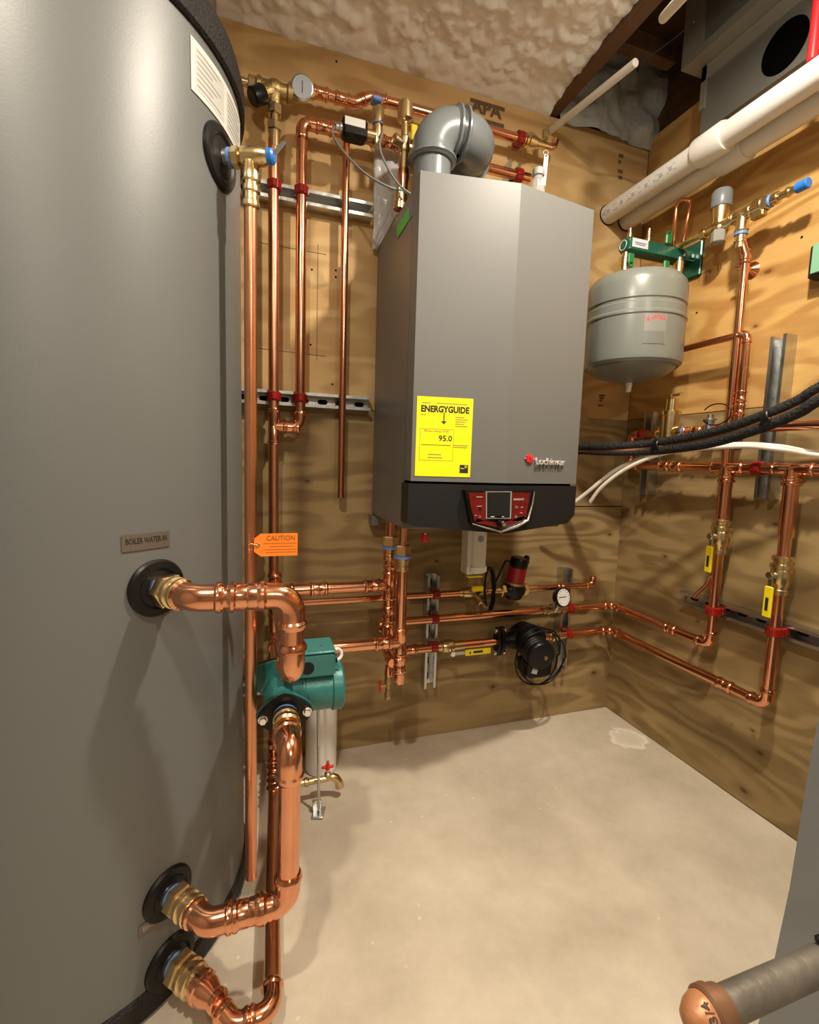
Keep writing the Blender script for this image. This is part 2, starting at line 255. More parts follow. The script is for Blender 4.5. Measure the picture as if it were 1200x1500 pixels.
# ------------------------------------------------------------------ mesh builder
def frame(d):
    d = V(d).normalized(); a = EZ if abs(d.z) < 0.9 else EX
    u = a.cross(d).normalized(); return u, d.cross(u).normalized(), d
class MB:
    def __init__(s): s.v = []; s.f = []
    def add(s, vs, fs):
        k = len(s.v); s.v += [V(v) for v in vs]; s.f += [tuple(i+k for i in f) for f in fs]; return s
    def box(s, c, size, ax=EX, ay=EY, az=EZ):
        c = V(c); hx, hy, hz = [q/2 for q in size]; ax, ay, az = V(ax).normalized()*hx, V(ay).normalized()*hy, V(az).normalized()*hz
        vs = [c+ax*i+ay*j+az*k for i in (-1, 1) for j in (-1, 1) for k in (-1, 1)]
        return s.add(vs, [(0, 1, 3, 2), (4, 6, 7, 5), (0, 4, 5, 1), (2, 3, 7, 6), (0, 2, 6, 4), (1, 5, 7, 3)])
    def bb(s, a, c): return s.box((V(a)+V(c))/2, [abs(V(c)[i]-V(a)[i]) for i in range(3)])
    def rbox(s, c, size, r=0.003, ax=EX, ay=EY, az=EZ):
        # box with bevelled edges along its az direction plus chamfered ends
        c = V(c); ax, ay, az = V(ax).normalized(), V(ay).normalized(), V(az).normalized(); hx, hy, hz = [q/2 for q in size]
        def ring(z, i):
            p = []
            for sx, sy in ((1, 1), (-1, 1), (-1, -1), (1, -1)):
                for k in (0, 1):
                    A = (sx*(hx-r-i), sy*(hy-i)); B = (sx*(hx-i), sy*(hy-r-i))
                    q = (B, A) if sx*sy > 0 else (A, B)
                    p.append(c+ax*q[k][0]+ay*q[k][1]+az*z)
            return p
        R = [ring(-hz, r), ring(-hz+r, 0), ring(hz-r, 0), ring(hz, r)]
        vs = sum(R, []); fs = []
        for a in range(3):
            for i in range(8): fs.append((a*8+i, a*8+(i+1) % 8, a*8+8+(i+1) % 8, a*8+8+i))
        fs.append(tuple(range(7, -1, -1))); fs.append(tuple(range(24, 32)))
        return s.add(vs, fs)
    def lathe(s, o, d, prof, n=24, rot=0.0):
        o = V(o); u, w_, d = frame(d); vs = []; fs = []
        for (h, r) in prof:
            for i in range(n):
                a = 2*math.pi*i/n+rot; vs.append(o+d*h+(u*math.cos(a)+w_*math.sin(a))*max(r, 1e-5))
        for j in range(len(prof)-1):
            for i in range(n): fs.append((j*n+i, j*n+(i+1) % n, (j+1)*n+(i+1) % n, (j+1)*n+i))
        fs.append(tuple(range(n-1, -1, -1))); fs.append(tuple(range((len(prof)-1)*n, len(prof)*n)))
        return s.add(vs, fs)
    def cyl(s, a, c, r, n=20, ch=0.0):
        a, c = V(a), V(c); L = (c-a).length
        pr = [(0, r), (L, r)] if ch <= 0 else [(0, r-ch), (ch, r), (L-ch, r), (L, r-ch)]
        return s.lathe(a, c-a, pr, n)
    def hexn(s, a, c, r):
        a, c = V(a), V(c); L = (c-a).length; k = min(L*0.15, r*0.12)
        return s.lathe(a, c-a, [(0, r*0.9), (k, r), (L-k, r), (L, r*0.9)], 6)
    def tube(s, pts, rad, n=12):
        pts = [V(p) for p in pts]; m = len(pts); rad = rad if isinstance(rad, (list, tuple)) else [rad]*m
        T = []
        for i in range(m):
            t = (pts[min(i+1, m-1)]-pts[max(i-1, 0)]); T.append(t.normalized() if t.length > 1e-9 else EZ.copy())
        u = frame(T[0])[0]; vs = []; fs = []
        for i in range(m):
            u = (u-T[i]*u.dot(T[i])).normalized(); w_ = T[i].cross(u)
            for k in range(n):
                a = 2*math.pi*k/n; vs.append(pts[i]+(u*math.cos(a)+w_*math.sin(a))*rad[i])
        for i in range(m-1):
            for k in range(n): fs.append((i*n+k, i*n+(k+1) % n, (i+1)*n+(k+1) % n, (i+1)*n+k))
        fs.append(tuple(range(n-1, -1, -1))); fs.append(tuple(range((m-1)*n, m*n)))
        return s.add(vs, fs)
    def torus(s, c, d, R, r, n=28, m=8):
        c = V(c); u, w_, d = frame(d); vs = []; fs = []
        for i in range(n):
            a = 2*math.pi*i/n; e = u*math.cos(a)+w_*math.sin(a)
            for j in range(m):
                q = 2*math.pi*j/m; vs.append(c+e*(R+r*math.cos(q))+d*r*math.sin(q))
        for i in range(n):
            for j in range(m): fs.append((i*m+j, ((i+1) % n)*m+j, ((i+1) % n)*m+(j+1) % m, i*m+(j+1) % m))
        return s.add(vs, fs)
    def prism(s, pts, vec):
        pts = [V(p) for p in pts]; vec = V(vec); n = len(pts); vs = pts+[p+vec for p in pts]
        fs = [tuple(range(n)), tuple(range(2*n-1, n-1, -1))]+[(i, i+n, (i+1) % n+n, (i+1) % n) for i in range(n)]
        return s.add(vs, fs)
    def ball(s, c, r, n=16, m=10, sc=(1, 1, 1)):
        vs = []; fs = []; c = V(c)
        for j in range(m+1):
            t = math.pi*j/m
            for i in range(n):
                a = 2*math.pi*i/n; vs.append(c+V((r*sc[0]*math.sin(t)*math.cos(a), r*sc[1]*math.sin(t)*math.sin(a), r*sc[2]*math.cos(t))))
        for j in range(m):
            for i in range(n): fs.append((j*n+i, (j+1)*n+i, (j+1)*n+(i+1) % n, j*n+(i+1) % n))
        return s.add(vs, fs)
    def build(s, name, m, parent=None, ang=35):
        if parent is None:
            xs = [v.x for v in s.v]; ys = [v.y for v in s.v]; zs = [v.z for v in s.v]
            org = V(((min(xs)+max(xs))/2, (min(ys)+max(ys))/2, min(zs)))
        else:
            q = parent
            while q.parent: q = q.parent
            org = q.location
        me = bpy.data.meshes.new(name); me.from_pydata([tuple(v-org) for v in s.v], [], s.f); me.validate(); me.update()
        bm = bmesh.new(); bm.from_mesh(me); bmesh.ops.recalc_face_normals(bm, faces=bm.faces); bm.to_mesh(me); bm.free()
        me.polygons.foreach_set('use_smooth', [True]*len(me.polygons)); me.set_sharp_from_angle(angle=math.radians(ang))
        me.materials.append(MT[m] if isinstance(m, str) else m)
        o = bpy.data.objects.new(name, me); COL.objects.link(o)
        if parent is None: o.location = org
        else: o.parent = parent
        return o
def tag(o, label, cat, group=None):
    o['label'] = label; o['category'] = cat
    if group: o['group'] = group
    return o
def thing(name, label, cat, loc, group=None):
    o = bpy.data.objects.new(name, None); COL.objects.link(o); o.location = V(loc); o.empty_display_size = 0.05
    return tag(o, label, cat, group)
def struct(o): o['kind'] = 'structure'; return o
def text(name, s_, size, m, parent, o, xd, yd, warp=None, align='LEFT', ext=0.0004, width=None, shear=0.0, bold=0.0):
    cu = bpy.data.curves.new('t', 'FONT'); cu.body = s_; cu.size = size; cu.align_x = align; cu.extrude = ext; cu.shear = shear; cu.resolution_u = 3; cu.offset = bold*size
    ob = bpy.data.objects.new('t', cu); me = bpy.data.meshes.new_from_object(ob)
    o = V(o); xd = V(xd).normalized(); yd = V(yd).normalized(); nd = xd.cross(yd)
    q = parent
    while q.parent: q = q.parent
    xs = [v.co.x for v in me.vertices]; kx = 1.0
    if width and xs: kx = width/(max(xs)-min(xs))
    for v in me.vertices:
        c = v.co.copy(); c.x *= kx
        P = warp(c) if warp else o+xd*c.x+yd*c.y+nd*c.z
        v.co = P-q.location
    me.materials.clear(); me.materials.append(MT[m]); me.name = name
    bpy.data.objects.remove(ob); bpy.data.curves.remove(cu)
    t = bpy.data.objects.new(name, me); COL.objects.link(t); t.parent = parent
    return t
def lines(name, m, parent, o, xd, yd, rows, th=0.0012, proud=0.0006):
    # small print: each row (x, y, length)
    mb = MB(); o = V(o); xd = V(xd).normalized(); yd = V(yd).normalized(); nd = xd.cross(yd)
    for (x, y, L) in rows:
        mb.box(o+xd*(x+L/2)+yd*y+nd*proud/2, (L, th, proud), xd, yd, nd)
    return mb.build(name, m, parent)

# ------------------------------------------------------------------ pipe fittings
def arc(p, d0, d1, R, n=10):
    # corner p, incoming dir d0, outgoing d1; returns arc points, trimmed length
    d0, d1 = d0.normalized(), d1.normalized(); th = d0.angle(d1); tl = R*math.tan(th/2)
    if th < 1e-3: return [p], 0.0
    a = p-d0*tl; nrm = (d1-d0*d1.dot(d0)).normalized(); c = a+nrm*R; out = []
    for i in range(n+1):
        q = th*i/n; out.append(c-nrm*R*math.cos(q)+d0*R*math.sin(q))
    return out, tl
def elbow_mesh(p, d0, d1, r, bend=1.7, sock=1.5):
    pts, tl = arc(p, d0, d1, r*bend, 10); d0, d1 = d0.normalized(), d1.normalized()
    A = [(sock*r, 1.13), (sock*r*0.93, 1.17), (sock*r*0.80, 1.30), (sock*r*0.62, 1.30), (sock*r*0.50, 1.13), (sock*r*0.15, 1.13)]
    P = [pts[0]-d0*k for k, _ in A]; Rr = [q*r for _, q in A]
    P += pts; Rr += [1.12*r]*len(pts)
    P += [pts[-1]+d1*k for k, _ in reversed(A)]; Rr += [q*r for _, q in reversed(A)]
    return MB().tube(P, Rr, 18)
def coupling_mesh(p, d, r, L=None):
    L = L or 3.2*r; d = V(d).normalized(); h = L/2
    pr = [(-h, 1.12*r), (-h+0.12*r, 1.16*r), (-h+0.3*r, 1.3*r), (-h+0.55*r, 1.3*r), (-h+0.7*r, 1.13*r), (-0.12*r, 1.12*r), (0, 1.06*r), (0.12*r, 1.12*r)]
    pr += [(h-0.7*r, 1.13*r), (h-0.55*r, 1.3*r), (h-0.3*r, 1.3*r), (h-0.12*r, 1.16*r), (h, 1.12*r)]
    return MB().lathe(p, d, pr, 18)
def tee_mesh(p, d, bd, r, rb=None, L=None, Lb=None):
    rb = rb or r; L = L or 4.6*r; Lb = Lb or 2.4*r; mb = coupling_mesh(p, d, r, L)
    pr = [(0, 1.1*rb), (Lb-0.75*rb, 1.12*rb), (Lb-0.6*rb, 1.3*rb), (Lb-0.35*rb, 1.3*rb), (Lb-0.15*rb, 1.15*rb), (Lb, 1.12*rb)]
    return mb.lathe(p, bd, pr, 18)
def run(name, label, pts, r, m='copper', cat='pipe', couplings=(), tees=(), group=None, bend=1.7, parent=None, fit='copper', sock=1.5, base=None):
    pts = [V(p) for p in pts]
    root = parent or thing(name, label, cat, base if base is not None else pts[-1], group)
    n = len(pts); tr = [0.0]*n
    for i in range(1, n-1):
        d0, d1 = (pts[i]-pts[i-1]), (pts[i+1]-pts[i])
        tr[i] = r*bend*math.tan(d0.angle(d1)/2)
    for i in range(n-1):
        d = (pts[i+1]-pts[i]).normalized(); a = pts[i]+d*tr[i]; c = pts[i+1]-d*tr[i+1]
        if (c-a).dot(d) > 0.002: MB().cyl(a, c, r, 18).build('tube', m, root)
    for i in range(1, n-1):
        elbow_mesh(pts[i], pts[i]-pts[i-1], pts[i+1]-pts[i], r, bend, sock).build('elbow', fit, root)
    for (seg, k) in couplings:
        p = pts[seg].lerp(pts[seg+1], k); coupling_mesh(p, pts[seg+1]-pts[seg], r).build('coupling', fit, root)
    for (seg, k, bd, rb) in tees:
        p = pts[seg].lerp(pts[seg+1], k); tee_mesh(p, pts[seg+1]-pts[seg], V(bd), r, rb).build('tee', fit, root)
    return root
def brass_adapter(mb, p, d, r):
    """threaded brass adapter drawn along d from p, returns its length"""
    d = V(d).normalized()
    mb.hexn(p, p+d*r*1.3, r*1.45); mb.lathe(p+d*r*1.3, d, [(0, r*1.15), (r*0.3, r*1.15), (r*0.4, r*1.3), (r*0.8, r*1.3), (r*0.95, r*1.15), (r*1.5, r*1.12)], 18)
    return r*2.8
def clamp(p, d, r, out, label):
    """red cushion clamp round a pipe at p (pipe direction d), out = away from the strut"""
    p = V(p); d = V(d).normalized(); out = V(out).normalized()
    t = thing('pipe_clamp', label, 'clamp', p, 'red cushion clamps holding the copper pipes to the struts')
    MB().lathe(p-d*0.012, d, [(0, r*1.18), (0.002, r*1.36), (0.022, r*1.36), (0.024, r*1.18)], 20).build('cushion', 'red', t)
    side = d.cross(out).normalized()
    MB().rbox(p-out*(r*1.25+0.006), (r*2.2, 0.022, 0.016), 0.002, side, d, out).build('base', 'red', t)
    MB().rbox(p+out*(r*1.3), (r*0.9, 0.018, r*0.5), 0.0015, side, d, out).build('latch', 'red', t)
    return t
def strut(name, label, p0, p1, out, slots=True, group=None):
    """slotted C channel from p0 to p1 against a wall, open side towards out"""
    p0, p1, out = V(p0), V(p1), V(out).normalized(); d = (p1-p0).normalized(); s = d.cross(out).normalized(); L = (p1-p0).length
    t = thing(name, label, 'strut', p0, group)
    w_, h, th, lip = 0.0205, 0.041, 0.0026, 0.0085
    prof = [(-w_, 0), (w_, 0), (w_, h), (w_-lip, h), (w_-lip, h-0.006), (w_-lip+th*0.8, h-0.006), (w_-lip+th*0.8, h-th), (w_-th, h-th), (w_-th, th), (-w_+th, th), (-w_+th, h-th), (-w_+lip-th*0.8, h-th), (-w_+lip-th*0.8, h-0.006), (-w_+lip, h-0.006), (-w_+lip, h), (-w_, h)]
    n = len(prof); vs = [q+s*x+out*y for q in (p0, p1) for x, y in prof]; fs = [(i, (i+1) % n, (i+1) % n+n, i+n) for i in range(n)]
    caps = [(0, 1, 8, 9), (1, 2, 7, 8), (2, 3, 6, 7), (3, 4, 5, 6), (0, 9, 10, 15), (15, 10, 11, 14), (14, 11, 12, 13)]
    fs += caps+[tuple(i+n for i in reversed(c)) for c in caps]
    MB().add(vs, fs).build('channel', 'steel', t, 30)
    if slots:
        k = max(1, int(L/0.05))
        for i in range(k):
            c = p0+d*(L*(i+0.5)/k)+out*(th+0.0004)
            pts = []
            for e in (1, -1):
                for q in range(5):
                    a = -math.pi/2+math.pi*q/4; pts.append(c+d*e*(0.008+0.007*math.cos(a))+s*e*0.007*math.sin(a))
            MB().prism(pts, out*0.0006).build('slot', 'slot', t)
    return t
def lever(parent, p, axis, along, L, w_=0.012, m='yellow_h', word=None):
    """ball-valve lever: stem nut at p pointing along axis, vinyl handle along direction"""
    axis, along = V(axis).normalized(), V(along).normalized(); s = axis.cross(along).normalized()
    MB().hexn(p, p+axis*0.012, 0.008).build('stem_nut', 'chrome', parent)
    q = p+axis*0.008
    h = MB().rbox(q+along*L*0.25, (0.010, L*0.5, 0.003), 0.001, s, along, axis).build('lever', 'steel', parent)
    MB().rbox(q+along*(L*0.64), (w_*1.5, L*0.72, 0.006), 0.002, s, along, axis).build('grip', m, h)
    if word:
        up = s if s.z > 0 else -s
    return h

# ================================================================== THE SETTING
XL, YF, ZC = -1.15, -2.3, 2.09
def fbm(p, o=4, h=1.0): return noise.fractal(V(p), h, 2.1, o)
# floor: slab with faint trowel waves
vs, fs = [], []; nx, ny = 60, 80
for j in range(ny+1):
    for i in range(nx+1):
        x = XL+(XR+0.1-XL)*i/nx; y = YF+(D+0.1-YF)*j/ny
        vs.append((x, y, 0.0025*fbm((x*2.2, y*2.2, 0.3))-0.002))
for j in range(ny):
    for i in range(nx): k = j*(nx+1)+i; fs.append((k, k+1, k+nx+2, k+nx+1))
fl = MB().add(vs, fs).build('floor', 'concrete'); fl.data.transform(Matrix.Translation(fl.location)); fl.location = (0, 0, 0); struct(fl)
wb = struct(MB().bb((XL-0.1, D+0.02, -0.05), (XR+0.15, D+0.10, 2.55)).build('wall_back', 'lumber'))
wr = struct(MB().bb((XR+0.02, YF, -0.05), (XR+0.10, D+0.1, 2.55)).build('wall_right', 'lumber'))
struct(MB().bb((XL-0.08, YF, -0.05), (XL, D+0.1, 2.55)).build('wall_left', 'gyp'))
struct(MB().bb((XL-0.1, YF-0.08, -0.05), (XR+0.1, YF, 2.55)).build('wall_front', 'gyp'))
ZS = 1.105; ZSR = 1.131
def sheet(a, c, m, par): return MB().rbox((V(a)+V(c))/2, [abs(V(c)[i]-V(a)[i]) for i in range(3)], 0.0012).build('plywood_sheet', m, par)
sheet((XL, D, ZS), (XR, D+0.018, ZC), 'ply_up_b', wb)
MB().bb((XL, D-0.001, 0.0), (XR, D+0.018, 0.803)).build('plywood_sheet', 'ply_lo_b', wb)
MB().bb((XL, D-0.001, 0.803), (0.60, D+0.018, ZS-0.002)).build('plywood_sheet', 'ply_lo_b', wb)
sheet((0.602, D-0.0005, 0.8065), (XR, D+0.018, ZS+0.024), 'ply_lo_b', wb)
sheet((XR, YF, ZSR), (XR+0.018, D, ZC+0.02), 'ply_up_r', wr)
sheet((XR-0.001, YF, 0.0), (XR+0.018, D, ZSR-0.002), 'ply_lo_r', wr)
# marks on the back wall
text('mill_stamp', 'APA', 0.050, 'ink_wood', wb, b(691, 162, 0.0009), EX, EZ, ext=0.0002, width=0.108, bold=0.035)
lines('mill_stamp', 'ink_wood', wb, b(689, 146, 0.0003), EX, EZ, [(0.0, 0.0, 0.12)], 0.012, 0.0004)
lines('mill_stamp', 'ink_wood', wb, b(686, 171, 0.0003), EX, EZ, [(0.0, 0.0, 0.125)], 0.014, 0.0004)
lines('mill_stamp', 'ink_wood', wb, b(905, 250, 0.0003), EX, EZ, [(0.0, 0.05, 0.02), (0, 0.03, 0.012), (0, 0.0, 0.022), (0.004, -0.02, 0.018)], 0.012, 0.0004)
lines('mill_stamp', 'ink_wood', wb, b(877, 588, 0.0003), EX, EZ, [(0.0, 0.022, 0.026), (0.004, 0.004, 0.012), (0, -0.014, 0.020), (0.002, 0.013, 0.02)], 0.007, 0.0004)
def pencil(parent, p, q, out, w_=0.0016):
    p, q = V(p), V(q); d = (q-p).normalized(); MB().box((p+q)/2+V(out)*0.0004, ((q-p).length, w_, 0.0006), d, V(out).cross(d), out).build('pencil_line', 'ink_wood', parent)
for a, c in (((361, 352), (478, 373)), ((360, 508), (477, 522)), ((466, 358), (464, 528))):
    pencil(wb, b(*a), b(*c), (0, -1, 0))
for a, c in (((1022, 405), (1040, 395)), ((1026, 402), (1024, 412)), ((1036, 404), (1034, 411)), ((1038, 399), (1044, 395)), ((1040, 400), (1043, 398)), ((1040, 400), (1040, 394)), ((1052, 396), (1052, 388)), ((1057, 394), (1057, 387))):
    pencil(wr, rw(*a), rw(*c), (-1, 0, 0), 0.002)
# nail heads
for px, py in ((492, 396), (492, 406), (457, 395), (487, 563), (455, 505), (493, 90), (770, 830)):
    MB().cyl(b(px, py, 0.0), b(px, py, 0.0015), 0.003, 8).build('nail_head', 'slot', wb)
for px, py in ((1175, 347), (1021, 458), (1009, 407)):
    MB().cyl(rw(px, py, 0.0), rw(px, py, 0.0015), 0.003, 8).build('nail_head', 'slot', wr)

# ceiling: sprayed foam between the joists
def foam_sheet(name, x0, x1, y0, y1, zf, m, step=0.016, amp=0.03, parent=None):
    nx, ny = int((x1-x0)/step), int((y1-y0)/step); vs, fs = [], []
    for j in range(ny+1):
        for i in range(nx+1):
            x, y = x0+(x1-x0)*i/nx, y0+(y1-y0)*j/ny
            w1 = 0.03*fbm((x*9, y*9, 7.7), 2)
            lump = 0.55*abs(fbm((x*4.2+w1, y*6.0+w1, 1.7), 3))+0.55*abs(fbm((x*15, y*19, 4.1), 3))+0.22*abs(fbm((x*42, y*46, 9.3), 2))
            e = min(1.0, max(0.0, (D+0.012-y)/0.09))
            vs.append((x, y, zf(x, y)-amp*lump*(0.35+0.65*e)))
    for j in range(ny):
        for i in range(nx): k = j*(nx+1)+i; fs.append((k, k+nx+1, k+nx+2, k+1))
    return MB().add(vs, fs).build(name, m, parent, 180)
ce = struct(MB().bb((XL, YF, 2.36), (XR+0.1, D+0.1, 2.42)).build('ceiling', 'lumber'))
def zfoam(x, y):
    e = max(0.0, (y-1.32)/0.152); z = 2.140-0.040*e*e
    if x > 0.84: z -= 0.012*((x-0.84)/0.09)
    return z
foam_sheet('sprayed_foam', XL, -0.31, -0.5, D+0.015, zfoam, 'foam', 0.03, 0.034, ce)
foam_sheet('sprayed_foam', -0.34, 0.93, 0.85, D+0.015, zfoam, 'foam', 0.0075, 0.036, ce)
foam_sheet('sprayed_foam', -0.34, 0.93, -0.5, 0.88, zfoam, 'foam', 0.03, 0.034, ce)
MB().bb((XL, YF, 2.14), (0.93, -0.495, 2.17)).build('sprayed_foam', 'foam', ce)
def joist(a, c, name='joist'): return MB().rbox((V(a)+V(c))/2, [abs(V(c)[i]-V(a)[i]) for i in range(3)], 0.003).build(name, 'lumber', ce)
joist((0.93, YF, 2.095), (0.968, D+0.02, 2.36))
joist((0.968, 1.30, 2.215), (1.27, 1.338, 2.27), 'blocking')
MB().bb((0.968, YF, 2.09), (XR+0.02, 0.2, 2.12)).build('soffit_board', 'lumber', ce)
# lumpy grey foam on the rim at the end of the open bay
vs, fs = [], []; nx, ny = 34, 22
for j in range(ny+1):
    for i in range(nx+1):
        x = 0.968+(XR+0.02-0.968)*i/nx; z = 2.07+0.30*j/ny
        y = D+0.01-0.05*(0.3+abs(fbm((x*6, z*6, 2.2), 4)))
        vs.append((x, y, z))
for j in range(ny):
    for i in range(nx): k = j*(nx+1)+i; fs.append((k, k+1, k+nx+2, k+nx+1))
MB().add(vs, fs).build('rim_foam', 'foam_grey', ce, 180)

# ================================================================== STORAGE TANK
tank = thing('storage_tank', 'tall grey cylindrical hot water storage tank with black top and base rings', 'tank', (TC.x, TC.y, 0))
o3 = V((TC.x, TC.y, 0))
MB().lathe(o3, EZ, [(0.05, TR-0.006), (0.052, TR), (1.618, TR), (1.62, TR-0.004)], 120).build('body', 'tank', tank)
MB().lathe(o3, EZ, [(0.0, TR+0.0), (0.01, TR+0.006), (0.045, TR+0.006), (0.052, TR+0.001)], 120).build('base_ring', 'blackcap', tank)
MB().lathe(o3, EZ, [(1.618, TR+0.004), (1.622, TR+0.009), (1.66, TR+0.009), (1.685, TR+0.002), (1.70, TR-0.02), (1.715, TR-0.10), (1.72, 0.05)], 120).build('top_ring', 'blackcap', tank)
def patch(name, a0, a1, z0, z1, m, parent, r=TR+0.0009, n=14, c=None, th=0.0008):
    cx, cy = (TC.x, TC.y) if c is None else c
    vs = []; fs = []
    for rr in (r, r+th):
        for j in (z0, z1):
            for i in range(n+1):
                a = math.radians(a0+(a1-a0)*i/n); vs.append((cx+rr*math.cos(a), cy+rr*math.sin(a), j))
    q = n+1
    for i in range(n):
        fs += [(2*q+i, 2*q+i+1, 3*q+i+1, 3*q+i), (i, q+i, q+i+1, i+1), (i, i+1, 2*q+i+1, 2*q+i), (q+i, 3*q+i, 3*q+i+1, q+i+1)]
    fs += [(0, 2*q, 3*q, q), (n, q+n, 3*q+n, 2*q+n)]
    return MB().add(vs, fs).build(name, m, parent)
def curved(a0, z0, r, c=None):
    cx, cy = (TC.x, TC.y) if c is None else c
    def wf(p):
        a = math.radians(a0)+p.x/r; return V((cx+(r+p.z)*math.cos(a), cy+(r+p.z)*math.sin(a), z0+p.y))
    return wf
stk = patch('rating_label', -36.5, -4.5, 1.522, 1.60, 'paper', tank)
patch('print_block', -35, -22, 1.53, 1.592, 'labelblk', stk, TR+0.0018, 8, None, 0.0002)
patch('print_block', -20, -6, 1.53, 1.592, 'labelblk', stk, TR+0.0018, 8, None, 0.0002)
for k in range(7):
    patch('print_line', -34.4, -24-2*(k % 3), 1.587-0.0085*k, 1.588-0.0085*k+0.0012, 'ink_grey', stk, TR+0.0022, 6, None, 0.0002)
    patch('print_line', -19.4, -8-2*(k % 2), 1.587-0.0085*k, 1.588-0.0085*k+0.0012, 'ink_grey', stk, TR+0.0022, 6, None, 0.0002)
a0, z0 = tkhit(178, 806); a1, z1 = tkhit(247, 780)
bd = patch('name_plate', a0, a1, (z0+z1)/2-0.0125, (z0+z1)/2+0.0125, 'grain', tank)
text('lettering', 'BOILER WATER IN', 0.0125, 'ink', bd, (0, 0, 0), EX, EZ, bold=0.01, warp=curved(a0+0.8, (z0+z1)/2-0.002, TR+0.0019), width=math.radians(a1-a0-1.6)*TR, ext=0.0002)
a0, z0 = tkhit(203, 1364); a1, z1 = tkhit(250, 1330)
bd2 = patch('name_plate', a0, a1, (z0+z1)/2-0.009, (z0+z1)/2+0.009, 'grain', tank)
text('lettering', 'BOILER', 0.012, 'ink_grey', bd2, (0, 0, 0), EX, EZ, warp=curved(a0+0.8, (z0+z1)/2-0.004, TR+0.0019), width=math.radians(a1-a0-1.6)*TR, ext=0.0002)
PA = -48.8; NA = tn(PA)
ZU, ZM, ZB = 0.738, 0.200, 0.068
def gasket(ang, z, r):
    n = tn(ang); p = tk(ang, z); MB().lathe(p-n*0.008, n, [(0, r*1.0), (0.010, r*1.0), (0.014, r*0.93), (0.016, r*0.72), (0.013, r*0.62), (0.015, r*0.5), (0.017, r*0.3)], 36).build('port_gasket', 'rubber', tank)
gasket(PA-0.7, ZU, 0.046); gasket(PA+0.3, ZM, 0.044); gasket(PA+0.6, ZB, 0.046)
ANT, ZT = -24.0, 1.4656
gasket(ANT, ZT, 0.052)
# wrapped pipe standing on the tank top
tp = yy(297, 12, 1.16)
tag(MB().lathe((tp.x, tp.y, 1.705), EZ, [(0, 0.034), (0.012, 0.034), (0.014, 0.026), (0.42, 0.026), (0.425, 0.022)], 20).build('flue_stub', 'brownins'), 'dark brown wrapped pipe rising from the top of the tank', 'pipe')

# ---- relief valve and its discharge pipe
nT = tn(ANT); p0 = tk(ANT, ZT)
rv = thing('relief_valve', 'brass temperature relief valve with blue cap and chrome lever on the tank', 'valve', p0)
MB().lathe(p0, nT, [(0.0, 0.014), (0.018, 0.014)], 20).build('nipple', 'steel', rv)
MB().lathe(p0+nT*0.016, nT, [(0, 0.0155), (0.006, 0.0155)], 20).build('thread_seal', 'tape', rv)
mb = MB(); mb.hexn(p0+nT*0.022, p0+nT*0.036, 0.017); mb.lathe(p0+nT*0.036, nT, [(0, 0.012), (0.006, 0.0165), (0.030, 0.0165), (0.044, 0.015), (0.050, 0.0125)], 20)
pc = p0+nT*0.055
mb.lathe(pc, -EZ, [(0, 0.013), (0.022, 0.0145), (0.026, 0.017), (0.040, 0.017), (0.042, 0.0145)], 20)
mb.build('body', 'brass', rv)
MB().lathe(p0+nT*0.085, nT, [(0, 0.0125), (0.010, 0.0125), (0.013, 0.009)], 20).build('cap', 'blue', rv)
lv = V((0.45, -0.3, -0.75)).normalized()
MB().rbox(p0+nT*0.099+EZ*0.010+lv*0.004-EY*0.002, (0.010, 0.042, 0.003), 0.001, lv.cross(V((0.6, -0.7, 0.1))), V((0.55, -0.35, 0.62)), lv.cross(V((0.55, -0.35, 0.62)))).build('lever', 'chrome', rv)
zt = pc.z-0.042
dp = thing('discharge_pipe', 'straight vertical copper discharge pipe dropping in front of the tank from the brass relief valve', 'pipe', (pc.x, pc.y, 0.13))
mb = MB(); mb.lathe((pc.x, pc.y, zt), -EZ, [(-0.004, 0.0135), (0.006, 0.0135), (0.008, 0.0165), (0.016, 0.0165), (0.018, 0.0135), (0.030, 0.0135), (0.032, 0.0155), (0.040, 0.0155), (0.042, 0.013)], 20); mb.build('adapter', 'brass', dp)
bot = yy(345.5, 1290, pc.y)
MB().cyl((pc.x, pc.y, zt-0.03), (pc.x-0.004, pc.y, bot.z), 0.0112, 20).build('tube', 'copper_dull', dp)
# caution tag on that pipe
tq = yy(372, 798, pc.y-0.012); w_tag = yy(436, 798, pc.y-0.012).x-tq.x; h_tag = 0.043
tg = thing('caution_tag', 'orange CAUTION card tag tied to the copper discharge pipe', 'tag', tq-EZ*0.02)
zc = yy(404, 798, pc.y-0.012).z
A = [(0, -0.012), (0.012, -h_tag/2), (w_tag, -h_tag/2), (w_tag, h_tag/2), (0.012, h_tag/2), (0, 0.012)]
tc_ = MB().prism([(tq.x+x, tq.y, zc+z) for x, z in A], (0, 0.0008, 0)).build('card', 'orange', tg)
text('lettering', 'CAUTION', 0.0125, 'orange_ink', tc_, (tq.x+0.022, tq.y-0.0004, zc+0.009), EX, EZ, width=0.052, ext=0.0002)
lines('small_print', 'orange_ink', tc_, (tq.x+0.018, tq.y-0.0001, zc), EX, EZ, [(0, 0.003, 0.06), (0.01, -0.003, 0.045), (0, -0.009, 0.06), (0.003, -0.014, 0.056)], 0.0006, 0.0003)
MB().torus((tq.x+0.007, tq.y-0.0003, zc), EY, 0.003, 0.0012, 14, 6).build('eyelet', 'bronze', tg)
MB().tube([(tq.x+0.007, tq.y-0.001, zc), (tq.x-0.006, tq.y-0.004, zc+0.004), (pc.x+0.004, pc.y-0.013, zc+0.012), (pc.x-0.012, pc.y-0.004, zc+0.010)], 0.0008, 6).build('string', 'bronze', tg)

